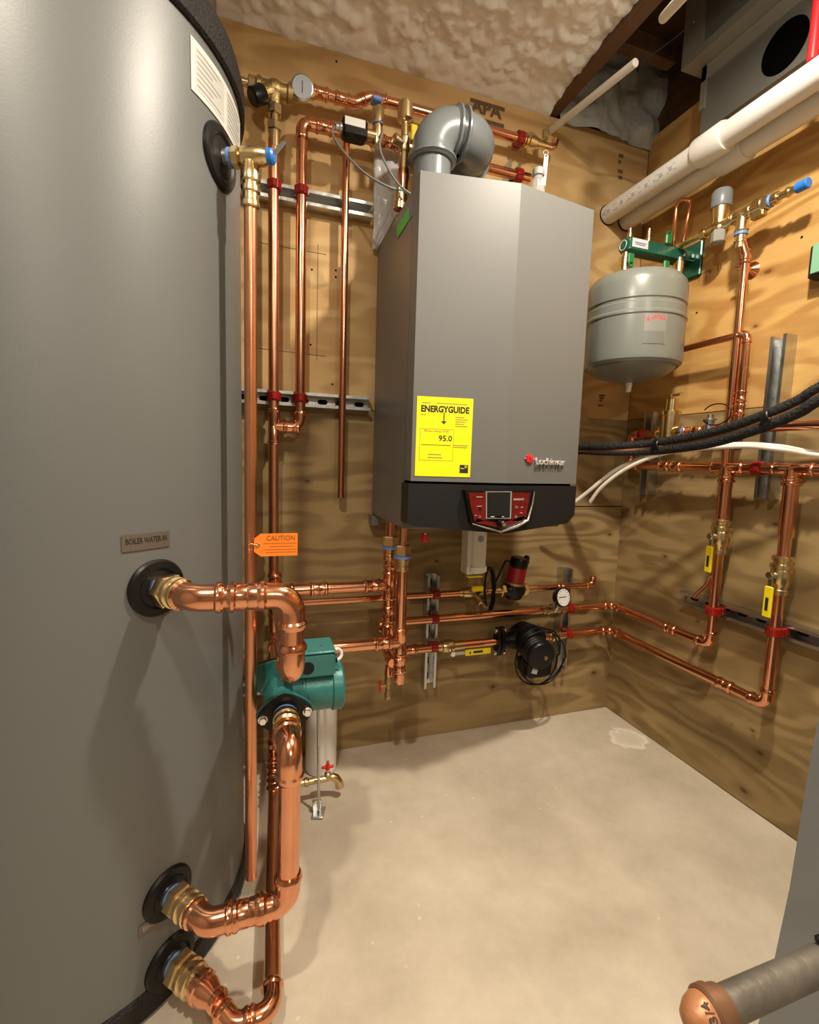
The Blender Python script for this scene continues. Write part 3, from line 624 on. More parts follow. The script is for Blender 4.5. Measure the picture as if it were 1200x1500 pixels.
# ================================================================== TANK PIPING (large copper loop) AND TEAL CIRCULATOR
RB = 0.0182
YL = 0.757
def tank_port(ang, z, label, r, ln):
    n = tn(ang); p = tk(ang, z)+n*0.004
    t = thing('tank_union', label, 'fitting', p)
    MB().lathe(p, n, [(0, r*1.05), (0.016, r*1.05)], 22).build('nipple', 'steel', t)
    MB().lathe(p+n*0.010, n, [(0, r*1.10), (0.007, r*1.10)], 22).build('thread_seal', 'tape', t)
    mb = MB(); mb.hexn(p+n*0.016, p+n*0.036, r*1.5)
    mb.lathe(p+n*0.036, n, [(0, r*1.2), (0.004, r*1.38), (0.011, r*1.38), (0.013, r*1.18), (0.018, r*1.18), (0.020, r*1.34), (0.026, r*1.34), (0.028, r*1.15), (ln, r*1.12)], 24)
    mb.build('adapter', 'brass', t)
    return p, n
pU, n = tank_port(PA-0.7, ZU, 'brass union on the upper tank port below the BOILER WATER IN plate', RB, 0.032)
XT = 0.0625; ZUE = 0.602
k = (YL-(pU.y))/n.y
e1 = pU+n*k
ZRET = 0.492
# supply: boiler leg -> behind the loop -> down over the pump -> tank
YG1, YG2 = 1.315, 1.245
g1 = yy(571, 857, YG1); zs = g1.z
g2 = yy(586, 940, YG2); zr = g2.z
sup = run('supply_loop', 'thick copper pipe elbowing from the upper tank port down over the teal pump',
          [pU+n*0.05, e1, V((XT, YL, ZU-0.004)), V((XT, YL, ZUE)), V((XT, YL+0.14, ZUE))], RB, 'copper', couplings=[(1, 0.52)], bend=1.5, base=V((XT, YL, ZUE)))
# lower loop: tank -> along -> up -> into the pump
pM, n = tank_port(PA+0.3, ZM, 'brass union on the middle of the two low tank ports', RB, 0.032)
e2 = pM+n*((YL-pM.y)/n.y)
YFL = 0.865
pf = yy(427, 1047, YFL); XP, ZP = 0.060, pf.z
lp = run('return_loop', 'thick copper pipe looping from the low tank port up into the black pump flange',
         [pM+n*0.05, e2, V((0.058, YL, ZM+0.002)), V((XP, YL, ZP)), V((XP, YFL-0.03, ZP))], RB, 'copper', couplings=[(1, 0.5)], bend=1.5, base=V((0.058, YL, ZM)))
MB().lathe((XP, YFL-0.002, ZP), -EY, [(0, 0.021), (0.004, 0.021), (0.006, 0.0235), (0.016, 0.0235), (0.018, 0.021), (0.026, 0.0215), (0.028, 0.0245), (0.036, 0.0245), (0.040, 0.021)], 24).build('adapter', 'brass', lp)
MB().lathe((XP, YFL-0.001, ZP), -EY, [(0, 0.0225), (0.004, 0.0225)], 24).build('thread_seal', 'tape', lp)
# ---- circulator
pump = thing('circulator_pump', 'teal green circulator pump with black flange bolted into the thick copper loop', 'pump', (XP, 0.94, ZP-0.06))
def flange(parent, c, d, L, w_, th, m, name, tilt=0.0):
    u = V((math.cos(tilt), 0, math.sin(tilt))); v_ = V((-math.sin(tilt), 0, math.cos(tilt))); pts = []
    for q in range(28):
        a = 2*math.pi*q/28; ca, sa = math.cos(a), math.sin(a)
        x = L*ca; y = w_*sa*(1-0.45*abs(ca)**1.4)
        pts.append(c+u*x+v_*y)
    return MB().prism(pts, V(d).normalized()*th).build(name, m, parent)
fl1 = flange(pump, V((XP, YFL, ZP)), EY, 0.050, 0.038, 0.010, 'black', 'flange', 0.06)
fl2 = flange(pump, V((XP, YFL+0.010, ZP)), EY, 0.052, 0.039, 0.010, 'teal', 'flange', 0.06)
fl3 = flange(pump, V((XP, YFL+0.130, ZP+0.006)), EY, 0.070, 0.046, 0.010, 'teal', 'flange', -0.35)
fl4 = flange(pump, V((XP, YFL+0.140, ZP+0.006)), EY, 0.070, 0.046, 0.010, 'black', 'flange', -0.35)
for s_ in (-1, 1):
    c = V((XP+s_*0.040, YFL, ZP+s_*0.0024)); mb = MB(); mb.lathe(c, -EY, [(0, 0.0085), (0.0015, 0.0085)], 14); mb.hexn(c-EY*0.0015, c-EY*0.009, 0.0068); mb.build('bolt', 'chrome', fl1)
    c = V((XP+s_*0.055, YFL+0.129, ZP+0.006-s_*0.020)); mb = MB(); mb.hexn(c, c-EY*0.008, 0.0068); mb.build('bolt', 'chrome', fl3)
mb = MB(); mb.lathe((XP, YFL+0.018, ZP), EY, [(0, 0.028), (0.012, 0.029), (0.03, 0.036), (0.055, 0.038), (0.08, 0.036), (0.10, 0.029), (0.114, 0.028)], 32)
mb.build('volute', 'teal', pump)
zmo = ZP+0.012; ymo = YFL+0.075
mb = MB(); mb.lathe((XP+0.006, ymo, zmo), EX, [(0, 0.036), (0.010, 0.046), (0.028, 0.048), (0.030, 0.046), (0.034, 0.046), (0.036, 0.0445), (0.088, 0.0445), (0.090, 0.048), (0.108, 0.048), (0.112, 0.044), (0.112, 0.01)], 40)
mb.build('motor', 'teal', pump)
bx0 = V((XP+0.058, ymo-0.005, zmo+0.062))
tb = MB().rbox(bx0, (0.080, 0.075, 0.048), 0.004).build('terminal_box', 'teal', pump)
MB().rbox(bx0+EZ*0.026, (0.082, 0.077, 0.005), 0.002).build('cover', 'teal', tb)
MB().cyl(bx0+V((-0.014, -0.0385, -0.002)), bx0+V((-0.014, -0.036, -0.002)), 0.0125, 20).build('knockout', 'black', tb)
MB().cyl(bx0+V((0.015, -0.01, 0.028)), bx0+V((0.015, -0.01, 0.030)), 0.0035, 10).build('screw', 'chrome', tb)
MB().cyl(bx0+V((0.04, 0.01, -0.008)), bx0+V((0.050, 0.01, -0.008)), 0.009, 14).build('strain_relief', 'black', tb)
MB().torus(bx0+V((0.052, 0.02, -0.004)), (0.3, -1, 0.2), 0.011, 0.0035, 18, 8).build('hanging_loop', 'white', tb)
MB().rbox((XP+0.07, ymo, zmo+0.040), (0.075, 0.05, 0.006), 0.001).build('box_foot', 'black', tb)
# ---- boiler supply and return legs
RG = 0.0158
su2 = run('supply_pipe', 'horizontal copper pipe from the boiler tee into the back of the thick supply loop', [V((XT, YL+0.13, ZUE)), V((XT, YG1, ZUE+0.01)), V((XT, YG1, zs)), V((g1.x-0.03, YG1, zs))], RG, 'copper', couplings=[(2, 0.40), (2, 0.92)], base=V((XT, YG1, zs)))
re2 = run('return_pipe', 'horizontal copper pipe from behind the teal pump to the boiler return tee', [V((XP, YFL+0.15, ZP)), V((XP, YG2, ZP)), V((XP, YG2, zr)), V((g2.x-0.03, YG2, zr))], RG, 'copper', couplings=[(2, 0.93)], base=V((XP, YG2, zr)))
def leg(name, label, px, Y, ytop, ztee, zbot, hexr):
    x = yy(px, ytop+40, Y).x; zt_ = yy(px, ytop, Y).z
    t = thing(name, label, 'pipe', (x, Y, zbot))
    MB().hexn((x, Y, zt_), (x, Y, zt_-0.030), 0.0235).build('nut', 'brass', t)
    MB().lathe((x, Y, zt_-0.030), -EZ, [(0, 0.024), (0.007, 0.024)], 22).build('thread_seal', 'tape', t)
    mb = MB(); mb.lathe((x, Y, zt_-0.037), -EZ, [(0, 0.021), (0.01, 0.021), (0.012, 0.0185), (0.02, 0.0185), (0.022, 0.0215), (0.032, 0.0215), (0.036, 0.0175)], 22); mb.build('adapter', 'brass', t)
    MB().cyl((x, Y, zt_-0.05), (x, Y, zbot), RG, 20).build('tube', 'copper', t)
    MB().cyl((x, Y, zt_), (x, Y, zt_+0.05), 0.013, 16).build('stub', 'copper', t)
    tee_mesh(V((x, Y, ztee)), -EZ, -EX, RG, RG, 0.085, 0.038).build('tee', 'copper', t)
    return t, x
t1, xg1 = leg('boiler_supply_leg', 'copper leg with brass nut dropping from the left underside of the boiler', 571, YG1, 785, zs, yy(571, 950, YG1).z, 0)
coupling_mesh(V((xg1, YG1, zs+0.075)), EZ, RG).build('coupling', 'copper', t1)
coupling_mesh(V((xg1, YG1, zs-0.085)), EZ, RG).build('coupling', 'copper', t1)
tee_mesh(V((xg1, YG1, zs-0.15)), EZ, -EY+EX*-0.3, RG, 0.011, 0.07, 0.04).build('tee', 'copper', t1)
t2, xg2 = leg('boiler_return_leg', 'longer copper leg with brass nut hanging under the boiler and capped at its foot', 589, YG2, 798, zr, yy(583, 1000, YG2).z, 0)
zb2 = t2.location.z
coupling_mesh(V((xg2, YG2, zb2+0.055)), EZ, RG).build('coupling', 'copper', t2)
MB().lathe((xg2, YG2, zb2+0.028), -EZ, [(0, 0.0175), (0.018, 0.0178), (0.028, 0.0145), (0.032, 0.008)], 20).build('cap', 'copper', t2)
# drain cock beside the legs
dz = yy(565, 962, 1.30)
dc = thing('drain_cock', 'small brass drain cock with red butterfly handle under the copper boiler legs', 'valve', yy(568, 1025, 1.30))
MB().cyl((xg1, YG1, dz.z+0.0), (xg1-0.004, 1.25, dz.z+0.004), 0.012, 16).build('branch', 'copper', dc)
coupling_mesh(V((xg1-0.004, 1.262, dz.z+0.003)), EY, 0.0115, 0.036).build('coupling', 'copper', dc)
a = yy(569, 985, 1.285); c = yy(570, 1022, 1.285)
MB().lathe(a+EZ*0.02, -EZ, [(0, 0.010), (0.02, 0.0125), (0.03, 0.0125), (0.032, 0.009)], 18).build('elbow', 'copper', dc)
mb = MB(); mb.lathe(a-EZ*0.01, -EZ, [(0, 0.008), (0.012, 0.011), (0.024, 0.011), (0.028, 0.008), (0.05, 0.008), (0.055, 0.010), (0.07, 0.009)], 16); mb.cyl(a-EZ*0.04, a-EZ*0.04-EX*0.022, 0.005, 12); mb.build('body', 'bronze', dc)
hp = a-EZ*0.04-EX*0.024
MB().rbox(hp, (0.006, 0.010, 0.034), 0.002).build('handle', 'red_h', dc)
# ---- cold pipe on the wall, floor run, lowest tank port
XA, YA, RA = 0.064, D-0.062, 0.0145
pB, n = tank_port(PA+0.6, ZB, 'brass union with blue thread seal on the lowest tank port', 0.0200, 0.034)
cB = pB+n*0.066
zlow = 0.052
f1 = zz(397, 1441, zlow); f2 = V((XA, 1.36, zlow+0.008))
ye = 0.715
e3 = V((cB.x+n.x*((ye-cB.y)/n.y), ye, zlow))
cold = run('cold_feed_pipe', 'long copper pipe down the back wall then along the floor to the lowest tank port',
           [V((XA-0.002, YA, b(400, 205, 0.062).z)), V((XA, YA, 0.060)), V((f1.x, ye+0.0, zlow)), e3, cB+n*0.01], RA, 'copper_dull', couplings=[(0, 0.63), (1, 0.12), (1, 0.20)], base=V((XA, YA, 0.03)))
zt3 = b(404, 625, 0.062).z
tee_mesh(V((XA, YA, zt3)), EZ, EX, RA, RA, 0.10, 0.036).build('tee', 'copper', cold)
mb = MB(); mb.lathe(cB-n*0.004, n, [(0, 0.0225), (0.012, 0.0225), (0.014, 0.0255), (0.020, 0.0255), (0.022, 0.0225), (0.034, 0.0225), (0.048, 0.0165), (0.052, 0.0165), (0.054, 0.0185), (0.060, 0.0185), (0.062, 0.016)], 22); mb.build('reducer', 'copper', cold)
# hose bibb at the wall end of the floor run
hbp = V((XA-0.001, 1.255, 0.060))
hb = thing('hose_bibb', 'brass hose bibb with red handle at the foot of the back wall', 'tap', hbp)
tee_mesh(hbp, EY, EX, RA, 0.011, 0.06, 0.034).build('tee', 'copper', hb)
xe = yy(483, 1140, 1.255).x
mb = MB(); mb.lathe(hbp+EX*0.03, EX, [(0, 0.010), (0.01, 0.010), (0.012, 0.013), (0.022, 0.013), (0.024, 0.009), (0.045, 0.009), (0.047, 0.012), (0.056, 0.012), (0.058, 0.009), (xe-XA-0.03, 0.009)], 16)
mb.tube([(xe, 1.255, 0.060), (xe+0.008, 1.255, 0.062), (xe+0.018, 1.254, 0.057), (xe+0.026, 1.253, 0.044), (xe+0.029, 1.252, 0.030)], [0.010, 0.011, 0.011, 0.011, 0.013], 14)
mb.lathe((xe-0.006, 1.255, 0.060), EZ, [(0, 0.009), (0.016, 0.009), (0.018, 0.006), (0.03, 0.005)], 14); mb.build('body', 'brass', hb)
mb = MB(); c = V((xe-0.006, 1.255, 0.094)); mb.lathe(c-EZ*0.006, EZ, [(0, 0.007), (0.012, 0.006)], 12); mb.rbox(c+V((0, -0.002, 0.008)), (0.008, 0.006, 0.024), 0.002); mb.rbox(c, (0.034, 0.007, 0.008), 0.002); mb.build('handle', 'red_h', hb)
# white cylinder standing behind the pump + threaded rod support
wc = zz(474, 1141, 0.0)
tag(MB().lathe((wc.x, wc.y+0.055, 0), EZ, [(0, 0.044), (0.004, 0.047), (0.37, 0.047), (0.385, 0.043), (0.392, 0.02)], 36).build('neutralizer_cylinder', 'white'), 'white plastic cylinder standing on the floor behind the teal pump', 'cylinder')
rp_ = zz(467, 1192, 0.0)
rod = thing('pipe_stand', 'thin threaded rod on a steel foot standing on the concrete beside the white cylinder', 'stand', rp_)
MB().rbox(rp_+EZ*0.004, (0.030, 0.042, 0.006), 0.001, V((0.9, -0.3, 0)), V((0.3, 0.9, 0)), EZ).build('foot', 'steel', rod)
MB().rbox(rp_+V((-0.004, 0.012, 0.018)), (0.022, 0.014, 0.026), 0.001).build('bracket', 'steel', rod)
zr_top = zr-RG
prf = []
for q in range(60): prf += [(0.012+(zr_top-0.02)*q/60, 0.0036), (0.012+(zr_top-0.02)*(q+0.5)/60, 0.0043)]
MB().lathe(rp_, V((0.0, 0.05, zr_top)), prf, 10).build('rod', 'steel', rod)
MB().torus(rp_+V((0, 0.05, zr)), EX, RG+0.002, 0.0025, 20, 6).build('loop', 'steel', rod)

# ================================================================== BOILER
BX0, BXM, BX1 = 0.360, 0.592, 0.822       # left edge, ridge, right edge
BYF, BYM, BYR = 1.072, 1.034, 1.068       # depth of the door at those three
BZ0, BZD, BZ1 = 0.785, 0.905, 1.592
boiler = thing('wall_boiler', 'large grey wall hung boiler with yellow energy guide and black control panel', 'boiler', (BXM, 1.28, BZ0))
mb = MB(); mb.rbox(((BX0+BX1)/2+0.001, (1.125+1.462)/2, (0.782+BZ1-0.006)/2), (BX1-BX0-0.006, 1.462-1.125, BZ1-0.006-0.782), 0.003)
cas = mb.build('casing', 'boiler_side', boiler)
def facet(z0, z1, dy, back, ins=0.0):
    pts = [(BX0+ins, back, z0), (BX0+ins, BYF+dy, z0), (BXM, BYM+dy, z0), (BX1-ins, BYR+dy, z0), (BX1-ins, back, z0)]
    return MB().prism(pts, (0, 0, z1-z0))
door = facet(BZD, BZ1, 0.0, 1.122).build('door', 'boiler', boiler, 3)
facet(BZD-0.006, BZD+0.001, 0.012, 1.12, 0.008).build('shadow_gap', 'slot', boiler)
facet(0.80, BZ1-0.002, 0.052, 1.128, 0.0015).build('door_seal', 'slot', boiler)
# lower control panel with cut lower corners and pointed bottom
zl, zm, zrr = 0.797, 0.781, 0.800
F = [(BX0-0.006, BYF-0.002, BZD-0.006), (BX0-0.006, BYF-0.002, zl+0.006), (BX0+0.012, BYF-0.003, zl), (BXM, BYM-0.004, zm), (BX1-0.022, BYR-0.004, zrr), (BX1+0.001, BYR-0.002, zrr+0.022), (BX1+0.001, BYR-0.002, BZD-0.006), (BXM, BYM-0.004, BZD-0.006)]
n = len(F); Bk = [(p[0], 1.124, p[2]) for p in F]
fs = [(0, 1, 2, 3, 7), (7, 3, 4, 5, 6), tuple(range(2*n-1, n-1, -1))]+[(i, (i+1) % n, (i+1) % n+n, i+n) for i in range(n)]
cp = MB().add(F+Bk, fs).build('control_panel', 'panel', boiler, 3)
# user interface: red surround, screen, knob, bright trim
YI = BYM-0.010
def ui(pts, th, y=YI): return MB().prism([(yy(px, py, y).x, y, yy(px, py, y).z) for px, py in pts], (0, th, 0))
bez = ui([(682, 718), (784, 718), (778, 762), (735, 780), (691, 768)], 0.022, YI+0.004).build('bezel', 'black', cp)
ui([(687, 722), (712, 722), (712, 763), (696, 765), (690, 742)], 0.004).build('red_insert', 'red_panel', bez)
ui([(750, 722), (777, 722), (771, 757), (764, 763), (750, 763)], 0.004).build('red_insert', 'red_panel', bez)
ui([(696, 765), (734, 774), (770, 760), (768, 756), (734, 767), (698, 760)], 0.004).build('red_insert', 'red_panel', bez)
ui([(712, 720), (750, 720), (749, 760), (712, 760)], 0.006, YI-0.001).build('screen_frame', 'amt', bez)
ui([(714, 721), (748, 721), (747, 758), (714, 758)], 0.004, YI-0.002).build('screen', 'screen', bez)
tr1 = [yy(692, 767, YI-0.001), yy(712, 773, YI-0.002), yy(734, 779, YI-0.003), yy(758, 771, YI-0.002), yy(773, 762, YI-0.001), yy(780, 738, YI), yy(783, 720, YI)]
MB().tube(tr1, [0.0018, 0.0022, 0.0032, 0.0042, 0.0042, 0.0028, 0.002], 8).build('trim', 'steel', bez)
kp = yy(733, 767, YI-0.004); MB().lathe(kp, -EY, [(-0.004, 0.009), (0.008, 0.0085), (0.016, 0.008), (0.018, 0.006)], 20).build('knob', 'black', bez)
MB().cyl(kp-EY*0.017, kp-EY*0.019, 0.005, 14).build('knob_face', 'chrome', bez)
for px, py in ((703, 757), (756, 757), (757, 743)): MB().cyl(yy(px, py, YI), yy(px, py, YI-0.002), 0.0034, 12).build('button', 'steel', bez)
MB().cyl(yy(703, 745, YI), yy(703, 745, YI-0.001), 0.0042, 6).build('port', 'black', bez)
text('lettering', 'KNIGHT', 0.0075, 'paper', bez, yy(752, 733, YI-0.0012), EX, EZ, width=0.030, ext=0.0002, shear=0.2)
lines('small_print', 'paper', bez, yy(698, 728, YI-0.0004), EX, EZ, [(0, 0, 0.016), (0.002, -0.022, 0.013), (-0.002, -0.044, 0.005)], 0.0012, 0.0006)
lines('small_print', 'paper', bez, yy(719, 757, YI-0.0024), EX, EZ, [(0, 0, 0.030), (0.01, 0, 0.026)], 0.002, 0.0005)
lines('small_print', 'paper', bez, yy(763, 743, YI-0.0004), EX, EZ, [(0, 0, 0.006), (-0.001, -0.014, 0.006)], 0.0012, 0.0006)
# energy guide on the left facet of the door
dl = (V((BXM, BYM, 0))-V((BX0, BYF, 0))).normalized(); nl = V((dl.y, -dl.x, 0))
pe = V((BX0, BYF, 1.0))
def onl(px, py, off=0.0): return pl(px, py, pe+nl*off, nl)
eg0 = onl(607.5, 697); ew = (onl(688.5, 697)-eg0).dot(dl); eh = onl(609, 580).z-eg0.z
eg = MB().box(eg0+dl*ew/2+EZ*eh/2+nl*0.0006, (ew, 0.0012, eh), dl, nl, EZ).build('energy_label', 'yellow', boiler)
E0 = eg0+nl*0.0014
text('lettering', 'ENERGYGUIDE', 0.020, 'ink', eg, E0+dl*ew*0.07+EZ*eh*0.815, dl, EZ, width=ew*0.86, ext=0.0002, bold=0.04)
mb = MB(); q = E0+dl*ew*0.485+EZ*eh*0.80
mb.box(q-EZ*0.008, (0.0022, 0.0005, 0.020), dl, nl, EZ); mb.prism([q-EZ*0.018-dl*0.0065, q-EZ*0.018+dl*0.0065, q-EZ*0.025], nl*0.0004); mb.build('arrow', 'ink', eg)
text('lettering', '95.0', 0.018, 'ink', eg, E0+dl*ew*0.40+EZ*eh*0.455, dl, EZ, width=ew*0.24, ext=0.0002, bold=0.015)
text('lettering', 'Efficiency Rating (AFUE)', 0.0062, 'ink_soft', eg, E0+dl*ew*0.14+EZ*eh*0.565, dl, EZ, width=ew*0.44, ext=0.0002)
rows = [(0.07, 0.775, 0.09)]+[(0.69, 0.76-0.028*k, 0.16+0.06*((k*2) % 3)/2) for k in range(5)]+[(0.67, 0.405, 0.27), (0.67, 0.38, 0.25), (0.22, 0.28, 0.24), (0.22, 0.24, 0.26), (0.09, 0.925, 0.15), (0.34, 0.925, 0.56)]
lines('small_print', 'ink_soft', eg, E0-nl*0.0002, dl, EZ, [(x*ew, y*eh, L*ew) for x, y, L in rows], 0.0018, 0.0004)
lines('scale_line', 'ink', eg, E0-nl*0.0002, dl, EZ, [(0.10*ew, 0.40*eh, 0.52*ew)], 0.0010, 0.0004)
mb = MB()
for x, y, a, c in ((0.07, 0.205, 0.60, 0.0008), (0.07, 0.60, 0.60, 0.0008)): mb.box(E0+dl*(x+a/2)*ew+EZ*y*eh, (a*ew, 0.0004, c), dl, nl, EZ)
for x in (0.07, 0.67): mb.box(E0+dl*x*ew+EZ*0.402*eh, (0.0008, 0.0004, 0.395*eh), dl, nl, EZ)
mb.build('rating_box', 'ink_soft', eg)
st = MB().box(E0+dl*0.88*ew+EZ*0.105*eh, (0.155*ew, 0.0004, 0.105*eh), dl, nl, EZ).build('star_logo', 'ink', eg)
text('lettering', '~*', 0.018, 'yellow', st, E0+dl*0.815*ew+EZ*0.085*eh+nl*0.0004, dl, EZ, width=0.12*ew, ext=0.0002)
# maker's name on the right facet
dr = (V((BX1, BYR, 0))-V((BXM, BYM, 0))).normalized(); nr = V((dr.y, -dr.x, 0)); pr0 = V((BXM, BYM, 1.0))
def onr(px, py, off=0.0): return pl(px, py, pr0+nr*off, nr)
lg = text('maker_name', 'Lochinvar', 0.024, 'silver', boiler, onr(784, 680, 0.006), dr, EZ, width=(onr(826, 679)-onr(784, 679)).dot(dr), ext=0.0025, bold=0.008)
em = MB(); ec = onr(776, 672, 0.003)
for k in range(4):
    a = math.pi/4*k; u = dr*math.cos(a)+EZ*math.sin(a); em.rbox(ec, (0.022, 0.005, 0.004), 0.0006, u, u.cross(nr), nr)
em.build('maker_emblem', 'red_h', lg)
MB().rbox(ec-nr*0.0015, (0.030, 0.004, 0.003), 0.0005, dr, EZ, nr).build('emblem_bar', 'chrome', lg)
# stickers on the left side
XS = BX0+0.003
def ons(px, py): return xx(px, py, XS)
def side_patch(name, pts, m):
    P = [ons(*p)-EX*0.0008 for p in pts]; return MB().prism(P, (0.0008, 0, 0)).build(name, m, boiler)
side_patch('sticker', [(600, 303), (600, 322), (582, 350), (582, 332)], 'gstick')
side_patch('sticker', [(607, 288), (607, 312), (601, 321), (601, 300)], 'pstick')
# boiler wall bracket visible at the lower left
MB().rbox((BX0+0.008, 1.445, 0.765), (0.026, 0.04, 0.03), 0.001).build('hanger', 'boiler_side', boiler)
MB().cyl(yy(622, 781, 1.26), yy(622, 781, 1.26)-EZ*0.022, 0.006, 10).build('port_stem', 'chrome', boiler)
q = yy(622, 788, 1.26); MB().lathe(q+EZ*0.010, -EZ, [(0, 0.010), (0.016, 0.0115), (0.022, 0.008)], 14).build('drain_plug', 'red_h', boiler)

# ---- grey vent pipe over the boiler
RV = 0.049
v0 = yy(637, 235, 1.23); ztop = yy(668, 196, 1.25).z
vx1 = yy(706, 214, 1.25).x
vent = run('vent_pipe', 'grey plastic vent pipe curving out of the boiler top and into the wall', [V((v0.x, 1.25, BZ1-0.01)), V((v0.x, 1.25, ztop)), V((vx1, 1.25, ztop)), V((vx1, D, ztop))], RV, 'vent', fit='vent', bend=1.25, sock=0.55, base=V((v0.x, 1.25, BZ1)))
MB().lathe((v0.x, 1.25, BZ1-0.008), EZ, [(0, 0.062), (0.006, 0.062), (0.014, 0.056), (0.03, 0.055)], 32).build('collar', 'black', vent)
# ---- clear dome gauge with tag on the boiler top
gp = V((yy(788, 268, 1.105).x, 1.105, BZ1))
cg = thing('float_vent', 'clear plastic vent with grey cap and white tag on the boiler top', 'vent', gp)
MB().lathe(gp-EZ*0.004, EZ, [(0, 0.021), (0.014, 0.021), (0.016, 0.018), (0.020, 0.017)], 20).build('base', 'brass', cg)
MB().lathe(gp+EZ*0.016, EZ, [(0, 0.016), (0.006, 0.019), (0.034, 0.017), (0.050, 0.012), (0.056, 0.009)], 24).build('bulb', 'clear', cg)
MB().cyl(gp+EZ*0.010, gp+EZ*0.06, 0.005, 12).build('core', 'chrome', cg)
MB().lathe(gp+EZ*0.066, EZ, [(0, 0.010), (0.004, 0.0145), (0.018, 0.0145), (0.021, 0.011)], 18).build('cap', 'amt', cg)
MB().rbox(gp+V((0.022, 0.006, 0.092)), (0.014, 0.0008, 0.072), 0.0003, V((1, 0.2, 0)), EY, V((0.06, 0, 1))).build('tag', 'paper', cg)
lines('small_print', 'ink_grey', cg, gp+V((0.020, 0.0048, 0.065)), V((0.06, 0, 1)), V((-1, -0.2, 0.06)), [(0, 0, 0.05), (0.004, -0.004, 0.04)], 0.001, 0.0004)
MB().torus(gp+V((0.020, 0.004, 0.130)), V((0.3, 1, 0)), 0.006, 0.0012, 14, 6).build('tag_loop', 'cable', cg)

# ================================================================== STRUTS ON THE BACK WALL
zS1 = b(454, 292, 0.03).z; zS2 = b(450, 586, 0.03).z; zS3 = b(380, 1006, 0.03).z
SG = 'slotted steel struts screwed to the plywood'
strut('strut_channel', 'upper horizontal steel strut on the back wall between tank and boiler', V((-0.10, D, zS1)), V((0.34, D, zS1)), (0, -1, 0), False, SG)
strut('strut_channel', 'horizontal slotted steel strut at mid height left of the boiler', V((-0.10, D, zS2)), V((b(541, 592, 0.02).x, D, zS2)), (0, -1, 0), True, SG)
strut('strut_channel', 'short low steel strut behind the teal pump near the tank', V((-0.10, D, zS3)), V((0.16, D, zS3)), (0, -1, 0), False, SG)
xv1 = (b(633, 845, 0.03).x+b(629, 1005, 0.03).x)/2
strut('strut_channel', 'vertical steel strut behind the pipes left of the black pump', V((xv1, D, b(636, 843, 0.03).z)), V((xv1, D, b(629, 1006, 0.03).z)), (0, -1, 0), True, SG)
xv2 = (b(831, 834, 0.03).x+b(820, 980, 0.03).x)/2
strut('strut_channel', 'vertical steel strut on the back wall behind the pressure gauge', V((xv2, D, b(834, 833, 0.03).z)), V((xv2, D, b(822, 980, 0.03).z)), (0, -1, 0), False, SG)
xv3 = b(752, 250, 0.03).x
strut('strut_channel', 'vertical steel strut behind the boiler top under two red clamps', V((xv3, D, 1.62)), V((xv3, D, 1.90)), (0, -1, 0), False, SG)

# ================================================================== HOT WATER PIPES ON THE BACK WALL
YB = D-0.062
XBp = 0.135; RBp = 0.0145
zB2 = b(500, 193, 0.062).z; zBb = b(440, 622, 0.062).z
xend = b(776, 248, 0.062).x
run('hot_riser_pipe', 'copper pipe rising up the back wall and turning right behind the boiler top', [V((XA+0.034, YB, zt3)), V((XBp, YB, zt3)), V((XBp, YB, zB2)), V((xend, YB, zB2))], RBp, 'copper', couplings=[(0, 0.35), (2, 0.085), (2, 0.30), (2, 0.34)], base=V((XBp, YB, zt3)))
for x, nm in ((XA, 'cold feed pipe'), (XBp, 'hot riser pipe')):
    clamp((x, YB, zS1), EZ, RBp, (0, -1, 0), 'red clamp holding the %s on the upper wall strut' % nm)
    clamp((x, YB, zS2), EZ, RBp, (0, -1, 0), 'red clamp holding the %s on the mid height strut' % nm)
# top run with jog
za = b(470, 137, 0.062).z; zb_ = b(620, 164, 0.062).z
xa0, xj1, xj2, xq = b(452, 134, 0.062).x, b(517, 150, 0.062).x, b(541, 143, 0.062).x, b(764, 208, 0.062).x
topr = run('mixed_water_pipe', 'topmost copper pipe with an offset jog high on the back wall', [V((xa0, YB, za)), V((xj1+0.006, YB, za)), V((xj2, YB, zb_)), V((xq, YB, zb_))], 0.0135, 'copper', couplings=[(0, 0.25), (0, 0.72), (2, 0.06)], base=V((xa0, YB, za)), sock=1.1)
cv = thing('check_valve', 'brass check valve and small copper elbow ending the topmost pipe', 'valve', (xq, YB, zb_))
x2 = b(806, 216, 0.062).x
MB().lathe((xq-0.002, YB, zb_), EX, [(0, 0.0165), (0.012, 0.0165), (0.014, 0.020), (0.022, 0.020), (0.024, 0.024), (0.036, 0.024), (0.038, 0.020), (0.048, 0.020), (0.05, 0.015), (0.062, 0.014), (0.064, 0.011), (x2-xq, 0.011)], 18).build('body', 'brass', cv)
MB().tube([(x2-0.01, YB, zb_), (x2, YB, zb_), (x2+0.010, YB, zb_+0.003), (x2+0.016, YB, zb_+0.012), (x2+0.017, YB, zb_+0.024)], [0.010, 0.010, 0.011, 0.011, 0.012], 14).build('elbow', 'copper', cv)
MB().rbox((x2-0.028, YB-0.014, zb_+0.022), (0.018, 0.014, 0.03), 0.002).build('bonnet', 'bronze', cv)
clamp((xv3, YB, zb_), EX, 0.0155, (0, -1, 0), 'upper red clamp on the short strut right of the grey vent')
clamp((xv3, YB, zB2), EX, 0.0155, (0, -1, 0), 'lower red clamp on the short strut right of the grey vent')
# discharge drop left of the boiler
xc = 0.2585; tpz = b(508, 205, 0.04).z
tag(MB().lathe((xc, D-0.045, b(494, 729, 0.045).z), EZ, [(0, 0.0095), (0.0, 0.0108), (tpz-b(494, 729, 0.045).z, 0.0108)], 18).build('vent_drop_pipe', 'copper'), 'slim open ended copper pipe hanging down the back wall beside the boiler', 'pipe')
MB  # noqa
